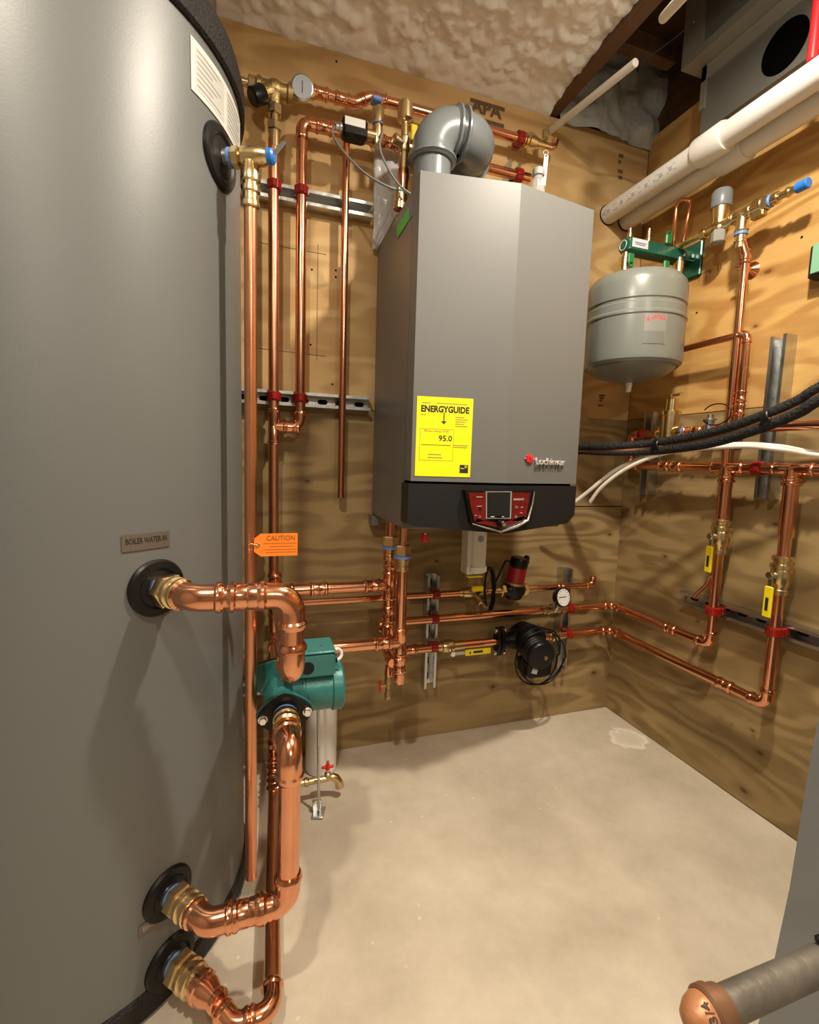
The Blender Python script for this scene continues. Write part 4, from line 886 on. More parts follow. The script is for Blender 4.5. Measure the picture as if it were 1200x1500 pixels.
# ---- mixing valve
mv0 = b(399, 131, 0.062)
mv = thing('mixing_valve', 'bronze mixing valve with black knob on the back wall above the tank', 'valve', mv0)
c = V((XA, YB, mv0.z))
mb = MB(); mb.ball(c, 0.024, 18, 12); dk = V((-0.82, -0.25, -0.62)).normalized()
mb.lathe(c, -EX, [(0, 0.02), (0.03, 0.018), (0.034, 0.022), (0.044, 0.022), (0.046, 0.014)], 18)
mb.lathe(c, EX, [(0, 0.02), (0.03, 0.018), (0.034, 0.023), (0.046, 0.023), (0.048, 0.014), (0.062, 0.012)], 18)
mb.lathe(c, -EZ, [(0, 0.02), (0.03, 0.018), (0.04, 0.016)], 18)
mb.lathe(c, dk, [(0, 0.02), (0.035, 0.0195), (0.04, 0.018)], 18); mb.build('body', 'bronze', mv)
MB().lathe(c+dk*0.036, dk, [(0, 0.021), (0.004, 0.0235), (0.034, 0.0225), (0.038, 0.018)], 12).build('knob', 'black', mv)
cz = c.z-0.04; ztA = b(400, 205, 0.062).z
mb = MB(); mb.hexn((XA, YB, cz+0.004), (XA, YB, cz-0.022), 0.019); mb.lathe((XA, YB, cz-0.022), -EZ, [(0, 0.013), (0.018, 0.013)], 16); mb.hexn((XA, YB, cz-0.040), (XA, YB, cz-0.062), 0.020); mb.lathe((XA, YB, cz-0.062), -EZ, [(0, 0.0155), (cz-0.062-ztA+0.02, 0.0155)], 18); mb.build('union', 'brass', mv)
mb = MB(); mb.hexn(c-EX*0.046, c-EX*0.066, 0.019); mb.cyl(c-EX*0.066, c-EX*0.2, 0.010, 14); mb.build('inlet', 'brass', mv)
gz = b(443, 134, 0.062)
tg_ = thing('thermometer', 'round blue grey dial thermometer beside the bronze mixing valve', 'gauge', gz)
gc = V((gz.x, YB, gz.z)); gd = (CAM-gc); gd.z *= 0.35; gd = gd.normalized()
MB().cyl(gc-EX*0.035, gc+EX*0.03, 0.0145, 16).build('tee', 'brass', tg_)
MB().lathe(gc+gd*0.012, gd, [(0, 0.026), (0.004, 0.029), (0.012, 0.029), (0.014, 0.026)], 30).build('case', 'steel', tg_)
MB().cyl(gc+gd*0.0255, gc+gd*0.0265, 0.0255, 30).build('dial', 'dial_blue', tg_)
u, v_, _ = frame(gd); MB().rbox(gc+gd*0.027, (0.002, 0.026, 0.0006), 0.0002, u, v_, gd).build('needle', 'ink', tg_)
# ---- flow switch with brass tee
yfs = 1.33
fa, fb = yy(501, 187, yfs), yy(537, 197, yfs)
fs_ = thing('flow_switch', 'black flow switch box with white label in front of the wall pipes', 'switch', fa)
zf = (fa.z+fb.z)/2
MB().rbox(((fa.x+fb.x)/2, yfs, zf), (fb.x-fa.x, 0.040, 0.048), 0.006).build('housing', 'black', fs_)
MB().rbox(((fa.x+fb.x)/2-0.002, yfs-0.0202, zf+0.009), ((fb.x-fa.x)*0.82, 0.0012, 0.020), 0.0004).build('label', 'paper', fs_)
MB().lathe((fa.x, yfs, zf), -EX, [(0, 0.012), (0.006, 0.012), (0.008, 0.009), (0.016, 0.009), (0.018, 0.006)], 14).build('gland', 'steel', fs_)
tx = yy(553, 200, yfs).x
mb = MB(); mb.cyl((fb.x-0.002, yfs, zf), (tx, yfs, zf), 0.013, 16); ztt = yy(552, 150, yfs).z
mb.lathe((tx, yfs, zf-0.024), EZ, [(0, 0.012), (0.005, 0.014), (0.045, 0.014), (0.047, 0.011), (0.055, 0.011), (0.057, 0.0155), (ztt-zf+0.004, 0.0165), (ztt-zf+0.012, 0.014)], 18); mb.build('tee', 'brass', fs_)
MB().lathe((tx, yfs, zf+0.030), EZ, [(0, 0.0145), (0.006, 0.0145)], 16).build('thread_seal', 'tape', fs_)
MB().rbox((tx-0.006, yfs-0.004, ztt+0.0), (0.026, 0.03, 0.012), 0.003).build('lever', 'tape', fs_)
# ---- boiler relief valve column
rx, ry = yy(592, 230, 1.30).x, 1.30
rl = thing('pressure_relief_valve', 'tall brass pressure relief valve column at the left rear of the boiler top', 'valve', (rx, ry, BZ1))
zq = lambda py: yy(592, py, ry).z
mb = MB(); mb.lathe((rx, ry, zq(250)), EZ, [(0, 0.013), (zq(226)-zq(250), 0.013), (zq(226)-zq(250)+0.001, 0.011), (zq(222)-zq(250), 0.0145), (zq(203)-zq(250), 0.0145), (zq(200)-zq(250), 0.010), (zq(180)-zq(250), 0.009), (zq(179)-zq(250), 0.014), (zq(176)-zq(250), 0.0205), (zq(154)-zq(250), 0.0205), (zq(152)-zq(250), 0.015), (zq(149)-zq(250), 0.015)], 20)
mb.lathe((rx, ry, zq(213)), V((-1, -0.35, 0.12)), [(0, 0.012), (0.026, 0.012), (0.027, 0.0135), (0.034, 0.0135), (0.036, 0.010)], 18); mb.build('body', 'brass', rl)
MB().lathe((rx, ry, BZ1-0.01), EZ, [(0, 0.013), (0.02, 0.0125), (0.022, 0.0155), (0.03, 0.0155), (0.032, 0.0125), (zq(256)-BZ1-0.012, 0.0125), (zq(255)-BZ1, 0.0155), (zq(250)-BZ1+0.012, 0.0150)], 18).build('adapter', 'copper', rl)
MB().lathe((rx-0.025, ry-0.055, BZ1-0.002), EZ, [(0, 0.016), (0.014, 0.016), (0.018, 0.012), (0.05, 0.0125)], 18).build('tapping', 'brass', rl)
# yellow lever behind the column on the hot pipe
yv = b(604, 200, 0.075)
bv = thing('service_valve', 'brass service valve with short yellow handle left of the grey vent', 'valve', yv)
MB().lathe((yv.x-0.02, YB, zB2), EX, [(0, 0.0165), (0.01, 0.0165), (0.012, 0.020), (0.034, 0.020), (0.036, 0.0165), (0.05, 0.0165)], 18).build('body', 'brass', bv)
MB().rbox((yv.x, YB-0.030, yv.z), (0.020, 0.008, 0.044), 0.003).build('handle', 'yellow_h', bv)
MB().cyl((yv.x, YB, yv.z-0.008), (yv.x, YB-0.028, yv.z-0.008), 0.005, 10).build('stem', 'chrome', bv)
MB().cyl((yv.x, YB, zB2), (yv.x, YB, yv.z), 0.008, 10).build('bonnet', 'brass', bv)
# ---- cables
def cable(name, label, pts, r=0.0028, m='cable', cat='cable', n=40, group=None):
    pts = [V(p) for p in pts]; out = []
    P = [pts[0]*2-pts[1]]+pts+[pts[-1]*2-pts[-2]]
    per = max(3, n//(len(pts)-1))
    for i in range(1, len(P)-2):
        for k in range(per):
            t = k/per; a, b_, c_, d_ = P[i-1], P[i], P[i+1], P[i+2]
            out.append(0.5*((2*b_)+(c_-a)*t+(2*a-5*b_+4*c_-d_)*t*t+(3*b_-a-3*c_+d_)*t**3))
    out.append(pts[-1])
    o = MB().tube(out, r, 10).build(name, m, None, 180)
    return tag(o, label, cat, group), out
cable('control_cable', 'thin grey cable drooping from the flow switch end to the boiler top', [(fa.x-0.018, yfs, zf), yy(487, 196, 1.31), yy(503, 222, 1.27), yy(535, 254, 1.23), yy(570, 274, 1.21), yy(592, 280, 1.22), V((0.40, 1.2, BZ1+0.002))])
cable('control_cable', 'thin grey cable looping over the brass tee down to the boiler top', [yy(560, 212, 1.34), yy(556, 202, 1.30), yy(560, 195, 1.27), yy(556, 215, 1.24), yy(565, 240, 1.22), yy(580, 265, 1.21), yy(594, 279, 1.20), V((0.405, 1.19, BZ1+0.002))])
# ---- hanging clear plastic bag
vs, fs = [], []; nx, ny = 16, 30; yb = 1.452
xb0, xb1 = b(547, 300, D-yb).x, b(592, 300, D-yb).x
zt_, zb0 = b(560, 205, D-yb).z, b(548, 366, D-yb).z
for j in range(ny+1):
    v_ = j/ny; z = zb0+(zt_-zb0)*v_; w_ = (xb1-xb0)*(0.18+0.82*min(1.0, v_*1.9)); 
    for i in range(nx+1):
        u = i/nx; x = xb0+w_*u+0.004*noise.noise(V((u*3, v_*6, 0))); y = yb+0.008*noise.noise(V((u*5+2, v_*9, 3)))+0.004*noise.noise(V((u*14, v_*22, 5)))-0.006*math.sin(math.pi*u)
        vs.append((x, y, z))
for j in range(ny):
    for i in range(nx): k = j*(nx+1)+i; fs.append((k, k+1, k+nx+2, k+nx+1))
bg = MB().add(vs, fs).build('plastic_bag', 'bag', None, 180)
sm = bg.modifiers.new('thick', 'SOLIDIFY'); sm.thickness = 0.0012
tag(bg, 'crumpled clear plastic bag hanging on the wall at the boiler side', 'bag')

# ================================================================== LOW PIPES ON THE BACK WALL
XRp = XR-0.064
zH1 = b(700, 867, 0.062).z; zH2 = b(760, 897, 0.062).z; zH3 = (b(640, 946, 0.062).z+b(870, 927, 0.062).z)/2
R1, R2, R3 = 0.0108, 0.0118, 0.0130
# recirculation line
xh1e = b(868, 856, 0.062).x
h1 = run('recirculation_pipe', 'slim uppermost copper pipe crossing the back wall under the boiler through the red pump', [V((XA, YA, zH1)), V((xh1e, YA, zH1)), V((xh1e, YA, zH1+0.034))], R1, 'copper', couplings=[(0, 0.88)], base=V((XA, YA, zH1)), sock=1.0)
tee_mesh(V((XA, YA, zH1)), EZ, EX, RA, R1, 0.07, 0.03).build('tee', 'copper', h1)
# P1 supply: wall -> corner -> forward -> up to manifold
yP1 = (rw(1061.7, 703, 0.064).y+rw(1045, 920, 0.064).y)/2; yP2 = (rw(1158, 710, 0.064).y+rw(1128, 1003, 0.064).y)/2
zMan = (rw(1000, 684, 0.064).z+rw(1150, 687, 0.064).z)/2
yC = YA
h2 = run('heating_supply_pipe', 'middle copper pipe under the boiler that rounds the corner and rises on the right wall', [V((xg1, YA, zH2)), V((XRp, YA, zH2)), V((XRp, yP1, zH2)), V((XRp, yP1, zMan))], R3, 'copper', couplings=[(1, 0.66)], base=V((XRp, yP1, zH2)))
h3 = run('heating_return_pipe', 'lowest copper pipe from the black pump round the corner and up the right wall', [V((xg2, YA, zH3)), V((XRp, YA, zH3)), V((XRp, yP2, zH3)), V((XRp, yP2, zMan))], R3+0.001, 'copper', couplings=[(0, 0.10), (1, 0.80)], base=V((XRp, yP2, zH3)))
for y, h in ((yP1, h2), (yP2, h3)):
    MB().cyl((XRp, y, zMan-0.02), (XRp, y, zMan-0.17), 0.0172, 20).build('riser', 'copper', h)
    MB().lathe((XRp, y, zMan-0.022), -EZ, [(0, 0.019), (0.010, 0.019), (0.012, 0.0225), (0.018, 0.0225), (0.020, 0.0185)], 20).build('socket', 'copper', h)
MB().tube([(XRp, yP1, rw(1045, 842, 0.064).z), (XRp-0.012, yP1+0.012, rw(1045, 846, 0.064).z), (XRp-0.018, yP1+0.016, rw(1045, 858, 0.064).z), (XRp-0.034, yP1+0.030, rw(1045, 872, 0.064).z), (XRp-0.040, yP1+0.034, rw(1045, 879, 0.064).z)], 0.0062, 12).build('stub', 'copper', h2)
MB().lathe((xg1, YA, zH2), -EY, [(0, 0.0125), (0.03, 0.0125), (0.032, 0.0155), (0.04, 0.0155), (0.044, 0.011)], 18).build('end_cap', 'copper', h2)
for z, nm in ((zH1, 'uppermost'), (zH2, 'middle'), (zH3, 'lowest')):
    clamp((xv1, YA, z), EX, R2, (0, -1, 0), 'red clamp on the %s low pipe at the strut left of the black pump' % nm)
for z, nm in ((zH2, 'middle'), (zH3, 'lowest')):
    clamp((xv2, YA, z), EX, R3, (0, -1, 0), 'red clamp on the %s low pipe at the strut by the gauge' % nm)
# ---- ball valve on the lowest pipe
xb = b(657, 943, 0.062).x
bv = thing('ball_valve', 'brass ball valve with long yellow handle left of the black pump', 'valve', (xb, YA, zH3-0.03))
MB().lathe((xb-0.035, YA, zH3), EX, [(0, 0.016), (0.010, 0.016), (0.012, 0.020), (0.022, 0.0225), (0.044, 0.0225), (0.052, 0.020), (0.054, 0.016), (0.068, 0.016), (0.09, 0.015)], 20).build('body', 'brass', bv)
MB().cyl((xb, YA, zH3-0.006), (xb, YA-0.034, zH3-0.012), 0.008, 12).build('stem', 'chrome', bv)
MB().hexn((xb, YA-0.034, zH3-0.012), (xb, YA-0.042, zH3-0.012), 0.010).build('stem_nut', 'chrome', bv)
hl = MB().rbox((xb+0.03, YA-0.037, zH3-0.012), (0.07, 0.003, 0.012), 0.001).build('lever', 'steel', bv)
xg0, xg1_ = b(682, 951, 0.10).x, b(719, 951, 0.10).x
gr = MB().rbox(((xg0+xg1_)/2, YA-0.038, zH3-0.013), (xg1_-xg0, 0.006, 0.021), 0.002).build('grip', 'yellow_h', hl)
lines('print', 'ink', hl, (xg0+0.028, YA-0.0411, zH3-0.013), EX, EZ, [(0, 0.001, 0.034), (-0.014, 0, 0.005)], 0.008, 0.0004)
# ---- black circulator
xf = b(731, 941, 0.062).x
bp = thing('black_circulator', 'black circulator pump with coiled power cord on the lowest back wall pipe', 'pump', (xf+0.06, YA, zH3-0.12))
def oval(parent, x, th, name):
    pts = []
    for q in range(24):
        a = 2*math.pi*q/24; ca, sa = math.cos(a), math.sin(a); pts.append(V((x, YA+0.024*ca*(1-0.3*abs(sa)), zH3+0.052*sa)))
    return MB().prism(pts, (th, 0, 0)).build(name, 'black', parent)
oval(bp, xf-0.012, 0.010, 'flange'); oval(bp, xf+0.002, 0.012, 'flange')
for s_ in (-1, 1):
    MB().hexn((xf-0.012, YA-0.004, zH3+s_*0.038), (xf-0.020, YA-0.004, zH3+s_*0.038), 0.008).build('bolt', 'chrome', bp)
    MB().hexn((xf+0.014, YA-0.004, zH3+s_*0.038), (xf+0.022, YA-0.004, zH3+s_*0.038), 0.008).build('bolt', 'chrome', bp)
cx_ = b(770, 940, 0.062).x
mb = MB(); mb.lathe((xf+0.01, YA, zH3), EX, [(0, 0.024), (0.03, 0.026), (0.05, 0.034), (0.10, 0.036), (0.13, 0.030), (0.15, 0.022)], 24); mb.lathe((cx_, YA+0.03, zH3+0.002), -EY, [(0, 0.05), (0.05, 0.056), (0.055, 0.058), (0.068, 0.058), (0.07, 0.05)], 30); mb.build('volute', 'black', bp)
mc = V((cx_-0.004, YA-0.038, zH3-0.006))
prf = [(0, 0.050)]
for q in range(6): prf += [(0.004+0.012*q, 0.050), (0.008+0.012*q, 0.046), (0.012+0.012*q, 0.050)]
prf += [(0.080, 0.049), (0.086, 0.044), (0.088, 0.03)]
MB().lathe(mc, V((-0.12, -1, -0.12)), prf, 30).build('motor', 'black', bp)
MB().cyl(mc+V((-0.0, -0.088, -0.012)), mc+V((0.0, -0.094, -0.0125)), 0.0065, 14).build('vent_screw', 'bronze', bp)
tb2 = MB().rbox((cx_+0.004, YA-0.055, zH3-0.075), (0.095, 0.085, 0.060), 0.010).build('terminal_box', 'black', bp)
MB().rbox((cx_-0.022, YA-0.0985, zH3-0.076), (0.022, 0.0012, 0.016), 0.0004, V((1, 0, -0.35)), EY, V((0.35, 0, 1))).build('label', 'paper', tb2)
pts = []
for k in range(150):
    a = 2*math.pi*k/50; R = 0.080+0.007*math.sin(k*0.21)+0.004*(k//50)
    pts.append(V((cx_+0.016+R*1.02*math.cos(a)+0.006*math.sin(k*0.05), YA-0.062-0.010*math.sin(a*0.5+k*0.02)-0.008*(k//50), zH3-0.042+R*1.15*math.sin(a))))
MB().tube(pts, 0.0028, 8).build('power_cord', 'black', bp, 180)
un = b(812, 932, 0.062)
MB().lathe((un.x-0.028, YA, zH3), EX, [(0, 0.0165), (0.008, 0.0165), (0.010, 0.0215), (0.020, 0.0215), (0.022, 0.016), (0.036, 0.016), (0.038, 0.0185), (0.046, 0.0185), (0.048, 0.0155)], 18).build('union', 'brass', bp)
# ---- gauge on the middle pipe
gx = b(812, 893, 0.062).x
pg = thing('pressure_gauge', 'round white faced pressure gauge with black rim on the middle low pipe', 'gauge', (gx, YA, zH2))
mb = MB(); mb.lathe((gx-0.05, YA, zH2), EX, [(0, 0.015), (0.010, 0.015), (0.012, 0.018), (0.022, 0.018), (0.024, 0.0145), (0.07, 0.0145), (0.072, 0.018), (0.082, 0.018), (0.084, 0.0145), (0.092, 0.0145)], 18); mb.build('tee', 'brass', pg)
MB().lathe((gx-0.002, YA-0.004, zH2), V((0.1, -0.45, 0.9)), [(0, 0.012), (0.020, 0.012), (0.022, 0.010), (0.04, 0.010)], 16).build('stem', 'steel', pg)
gc = yy(823, 875, YA-0.040); gd = V((0.18, -1.0, 0.22)).normalized()
MB().lathe(gc-gd*0.016, gd, [(0, 0.026), (0.004, 0.032), (0.020, 0.034), (0.024, 0.034), (0.025, 0.029)], 36).build('case', 'black', pg)
dl_ = MB().cyl(gc+gd*0.0085, gc+gd*0.0095, 0.0295, 36).build('dial', 'dial', pg)
u, v_, _ = frame(gd)
MB().rbox(gc+gd*0.011-u*0.006+v_*0.002, (0.034, 0.0018, 0.0006), 0.0002, u, v_, gd).build('needle', 'ink', pg)
mb = MB()
for k in range(11):
    a = math.radians(-40+26*k); e = u*math.cos(a)+v_*math.sin(a); mb.box(gc+gd*0.0098+e*0.025, (0.005, 0.0012, 0.0005), e, gd.cross(e), gd)
mb.build('tick_marks', 'ink', pg)
# ---- red pump on the recirculation pipe
xr = b(753, 863, 0.062).x
rp2 = thing('red_circulator', 'small red and black circulator pump with brass unions under the boiler', 'pump', (xr, YA, zH1-0.03))
mb = MB(); mb.lathe((xr-0.036, YA, zH1), EX, [(0, 0.018), (0.012, 0.026), (0.06, 0.026), (0.072, 0.018)], 22); mb.lathe((xr, YA, zH1-0.03), EZ, [(0, 0.026), (0.01, 0.031), (0.05, 0.033), (0.055, 0.029)], 26); mb.build('volute', 'black', rp2)
up = V((0.10, -0.10, 1)).normalized(); pz = V((xr, YA-0.004, zH1+0.022))
MB().lathe(pz, up, [(0, 0.034), (0.008, 0.034), (0.010, 0.028)], 26).build('clamp_ring', 'bronze', rp2)
mo = MB().lathe(pz+up*0.009, up, [(0, 0.030), (0.052, 0.030), (0.054, 0.028)], 26).build('motor', 'red_motor', rp2)
MB().lathe(pz+up*0.061, up, [(0, 0.0305), (0.028, 0.0305), (0.033, 0.027), (0.034, 0.02)], 26).build('cap', 'black', rp2)
MB().rbox(pz+up*0.085+V((0.028, 0, 0)), (0.012, 0.02, 0.03), 0.003).build('cord_boss', 'black', rp2)
for s_ in (-1, 1):
    MB().hexn((xr+s_*0.036, YA, zH1), (xr+s_*0.052, YA, zH1), 0.022).build('union_nut', 'brass', rp2)
    MB().cyl((xr+s_*0.052, YA, zH1), (xr+s_*0.085, YA, zH1), 0.013, 14).build('tailpiece', 'brass', rp2)
# cord bundle of the red pump
pts = []
zt_, zb0 = b(712, 830, 0.075).z, b(716, 890, 0.075).z
for k in range(120):
    a = 2*math.pi*k/30; pts.append(V((b(714, 860, 0.08).x+(0.014+0.002*(k//30))*math.cos(a), YA-0.028-0.003*(k//30)+0.006*math.sin(a), (zt_+zb0)/2+(zt_-zb0)/2*math.sin(a))))
pts = [pz+up*0.08+V((-0.03, 0, 0)), pz+up*0.083+V((-0.06, -0.012, 0.004))]+pts
o = MB().tube(pts, 0.0036, 8).build('coiled_cord', 'black', None, 180)
tag(o, 'bundled black power cord hanging in front of the uppermost low pipe', 'cord')
# yellow handled valve left of the red pump
xy_ = b(692, 868, 0.062).x
yv2 = thing('isolation_valve', 'brass valve with small yellow handle and drain port left of the red pump', 'valve', (xy_, YA, zH1-0.02))
MB().lathe((xy_-0.05, YA, zH1), EX, [(0, 0.013), (0.012, 0.013), (0.014, 0.016), (0.03, 0.018), (0.06, 0.018), (0.068, 0.016), (0.070, 0.012), (0.10, 0.012)], 18).build('body', 'brass', yv2)
MB().rbox((xy_+0.006, YA-0.030, zH1+0.020), (0.046, 0.012, 0.018), 0.003).build('handle', 'yellow_h', yv2)
MB().cyl((xy_, YA, zH1), (xy_, YA-0.026, zH1+0.016), 0.007, 12).build('stem', 'brass', yv2)
dd = V((0.35, -0.8, -0.45)).normalized(); q = V((xy_, YA-0.006, zH1-0.006))
MB().lathe(q, dd, [(0, 0.010), (0.03, 0.010), (0.031, 0.0155), (0.044, 0.0155), (0.046, 0.008)], 18).build('drain_port', 'brass', yv2)
MB().cyl(q+dd*0.046, q+dd*0.075, 0.005, 10).build('drain_tip', 'chrome', yv2)
# white condensate box hanging under the boiler
ybx = 1.34
wx0, wx1 = yy(683, 815, ybx).x, yy(707, 815, ybx).x; wz0, wz1 = yy(695, 840, ybx).z, 0.79
cb = thing('condensate_trap', 'white plastic condensate trap hanging below the boiler control panel', 'trap', ((wx0+wx1)/2, ybx, wz0))
MB().rbox((wx0+0.010, ybx+0.01, (wz0+wz1)/2), (0.024, 0.05, wz1-wz0), 0.003).build('bracket', 'white', cb)
MB().rbox(((wx0+wx1)/2+0.006, ybx-0.004, (wz0+wz1)/2+0.004), (wx1-wx0-0.010, 0.044, wz1-wz0-0.012), 0.005).build('body', 'white', cb)
MB().rbox(((wx0+wx1)/2+0.006, ybx-0.008, wz0+0.018), (wx1-wx0-0.002, 0.046, 0.028), 0.007).build('cup', 'white', cb)
MB().cyl(((wx0+wx1)/2+0.006, ybx-0.0262, (wz0+wz1)/2+0.022), ((wx0+wx1)/2+0.006, ybx-0.0272, (wz0+wz1)/2+0.022), 0.010, 14).build('emblem', 'ink_blue', cb)
MB().rbox(((wx0+wx1)/2, ybx-0.005, wz0-0.008), (0.052, 0.02, 0.004), 0.001).build('yellow_clip', 'yellow_h', cb)

# ================================================================== RIGHT WALL
xs = XR
yS = rw(1000, 877, 0.03).y
zSh = (rw(1003, 878, 0.041).z+rw(1170, 931, 0.041).z)/2
strut('strut_channel', 'horizontal slotted steel strut low on the right wall', V((XR, rw(994, 874, 0.041).y, zSh)), V((XR, 0.25, zSh)), (-1, 0, 0), True, SG)
ysv = (rw(1142, 492, 0.041).y+rw(1114, 729, 0.041).y)/2
strut('strut_channel', 'tall vertical steel strut on the right wall crossing the black insulated line', V((XR, ysv, rw(1140, 491, 0.041).z)), V((XR, ysv, rw(1115, 731, 0.041).z)), (-1, 0, 0), False, SG)
ysc = (rw(951, 605, 0.041).y+rw(942, 723, 0.041).y)/2
strut('strut_channel', 'short vertical steel strut on the right wall near the corner', V((XR, ysc, rw(951, 604, 0.041).z)), V((XR, ysc, rw(942, 724, 0.041).z)), (-1, 0, 0), False, SG)
clamp((XRp, yP1, zSh), EZ, R3+0.002, (-1, 0, 0), 'red clamp holding the left riser on the low right wall strut')
clamp((XRp, yP2, zSh), EZ, R3+0.002, (-1, 0, 0), 'red clamp holding the right riser on the low right wall strut')
def rvalve(y, zc, label, zh0, zh1, s_):
    t = thing('ball_valve', label, 'valve', (XRp, y, zc-0.04))
    MB().lathe((XRp, y, zc-0.05), EZ, [(0, 0.0185), (0.012, 0.0185), (0.014, 0.0165), (0.020, 0.017), (0.026, 0.021), (0.036, 0.024), (0.060, 0.024), (0.066, 0.022), (0.068, 0.0265), (0.078, 0.0265), (0.080, 0.020), (0.086, 0.020), (0.088, 0.0235), (0.096, 0.0235), (0.100, 0.019)], 20).build('body', 'brass', t)
    ax = V((-1, 0.1, 0)).normalized(); st_ = V((XRp, y, zc))+ax*0.018
    MB().cyl(V((XRp, y, zc)), st_+ax*0.016, 0.008, 12).build('stem', 'steel', t)
    q = st_+ax*0.014; L = q.z-zh1
    MB().hexn(q, q+ax*0.008, 0.010).build('stem_nut', 'chrome', t)
    sd = ax.cross(EZ)
    lv = MB().rbox(q+V((0, 0, -0.022)), (0.012, 0.003, 0.05), 0.001, sd, ax, EZ).build('lever', 'steel', t)
    MB().rbox(V((q.x, q.y, (zh0+zh1)/2))+ax*0.001, (0.022, 0.007, zh0-zh1), 0.002, sd, ax, EZ).build('grip', 'yellow_h', lv)
    # printed words on the face turned to the room
    g0 = V((q.x, q.y, (zh0+zh1)/2))
    MB().box(g0+ax*0.0048-EZ*0.006, (0.008, 0.0006, (zh0-zh1)*0.42), sd, ax, EZ).build('print', 'ink', lv)
    return t
zv1 = rw(1052, 785, 0.064).z; zv2 = rw(1143, 842, 0.064).z
rvalve(yP1, zv1, 'brass ball valve with hanging yellow handle on the left riser', rw(1035, 799, 0.10).z, rw(1035, 838, 0.10).z, 1)
rvalve(yP2, zv2, 'brass ball valve with hanging yellow handle on the right riser', rw(1118, 857, 0.10).z, rw(1118, 903, 0.10).z, 1)
# manifold
yM0 = rw(922, 684, 0.064).y; zAir = (rw(960, 634, 0.064).z+rw(1150, 626, 0.064).z)/2
man = run('manifold_pipe', 'horizontal copper manifold along the right wall above the two risers', [V((XRp, yM0, zAir-0.02)), V((XRp, yM0, zMan)), V((XRp, -0.9, zMan))], 0.0138, 'copper', couplings=[(1, 0.20*(yM0-0.6)/(yM0+0.9)), (1, 0.26*(yM0-0.6)/(yM0+0.9))], base=V((XRp, yM0, zMan)))
for y in (yP1, yP2): tee_mesh(V((XRp, y, zMan)), EY, -EZ, 0.0138, 0.0165, 0.10, 0.03).build('tee', 'copper', man)
clamp((XRp, ysv, zMan), EY, 0.0138, (-1, 0, 0), 'red clamp holding the copper manifold on the tall right wall strut')
# air separator line
airl = run('air_separator_pipe', 'copper pipe along the right wall passing through the brass air separator', [V((XRp, yM0, zAir-0.012)), V((XRp, yM0, zAir)), V((XRp, -0.9, zAir))], 0.0125, 'copper', couplings=[(1, 0.27*(yM0-0.6)/(yM0+0.9)), (1, 0.34*(yM0-0.6)/(yM0+0.9))], base=V((XRp, yM0, zAir)))
clamp((XRp, ysc, zAir), EY, 0.0125, (-1, 0, 0), 'red clamp on the short strut near the corner under the expansion tank')
ya = rw(982, 615, 0.064).y
asp = thing('air_separator', 'tall brass air separator cylinder on the right wall below the expansion tank', 'separator', (XRp, ya, zAir-0.03))
za1 = rw(982, 603, 0.09).z; za2 = rw(984, 583, 0.09).z
MB().lathe((XRp, ya, zAir-0.03), EZ, [(0, 0.02), (0.004, 0.028), (za1-zAir+0.02, 0.028), (za1-zAir+0.022, 0.0315), (za1-zAir+0.034, 0.0315), (za1-zAir+0.036, 0.020), (za2-zAir+0.03, 0.019), (za2-zAir+0.032, 0.015)], 28).build('body', 'brass', asp)
MB().lathe((XRp, ya, zAir), EY, [(-0.055, 0.015), (-0.045, 0.020), (-0.032, 0.020), (-0.02, 0.016), (0.02, 0.016), (0.032, 0.020), (0.045, 0.020), (0.055, 0.015)], 20).build('ports', 'brass', asp)
MB().lathe((XRp, ya-0.062, zAir), EY, [(0, 0.0165), (0.006, 0.0165)], 18).build('thread_seal', 'tape', asp)
q = V((XRp, ya, za2+0.002)); mb = MB(); mb.cyl(q, q+EZ*0.014, 0.005, 10); mb.cyl(q+EZ*0.010, q+EZ*0.010-EY*0.03, 0.004, 10); mb.rbox(q+V((0, -0.028, 0.012)), (0.006, 0.022, 0.006), 0.001); mb.build('vent_cap', 'brass', asp)
ysn = rw(1040, 618, 0.064).y
sn = thing('aquastat_sensor', 'small threaded sensor with a loop of thin wire by the right wall strut', 'sensor', (XRp, ysn, zAir))
MB().lathe((XRp, ysn, zAir), EZ, [(0, 0.016), (0.016, 0.016), (0.018, 0.012), (0.028, 0.0125), (0.030, 0.018), (0.033, 0.018), (0.035, 0.009), (0.046, 0.009), (0.048, 0.005)], 16).build('body', 'steel', sn)
MB().lathe((XRp, ysn-0.05, zAir), EY, [(0, 0.0155), (0.03, 0.0155), (0.034, 0.014)], 16).build('wrap', 'red', sn)
pts = []
for k in range(40):
    a = math.radians(-60+300*k/39); pts.append(V((XRp-0.012, ysn-0.028+0.045*math.cos(a+1.6), zAir+0.044+0.030*math.sin(a+1.6))))
MB().tube(pts, 0.0018, 6).build('wire', 'black', sn, 180)
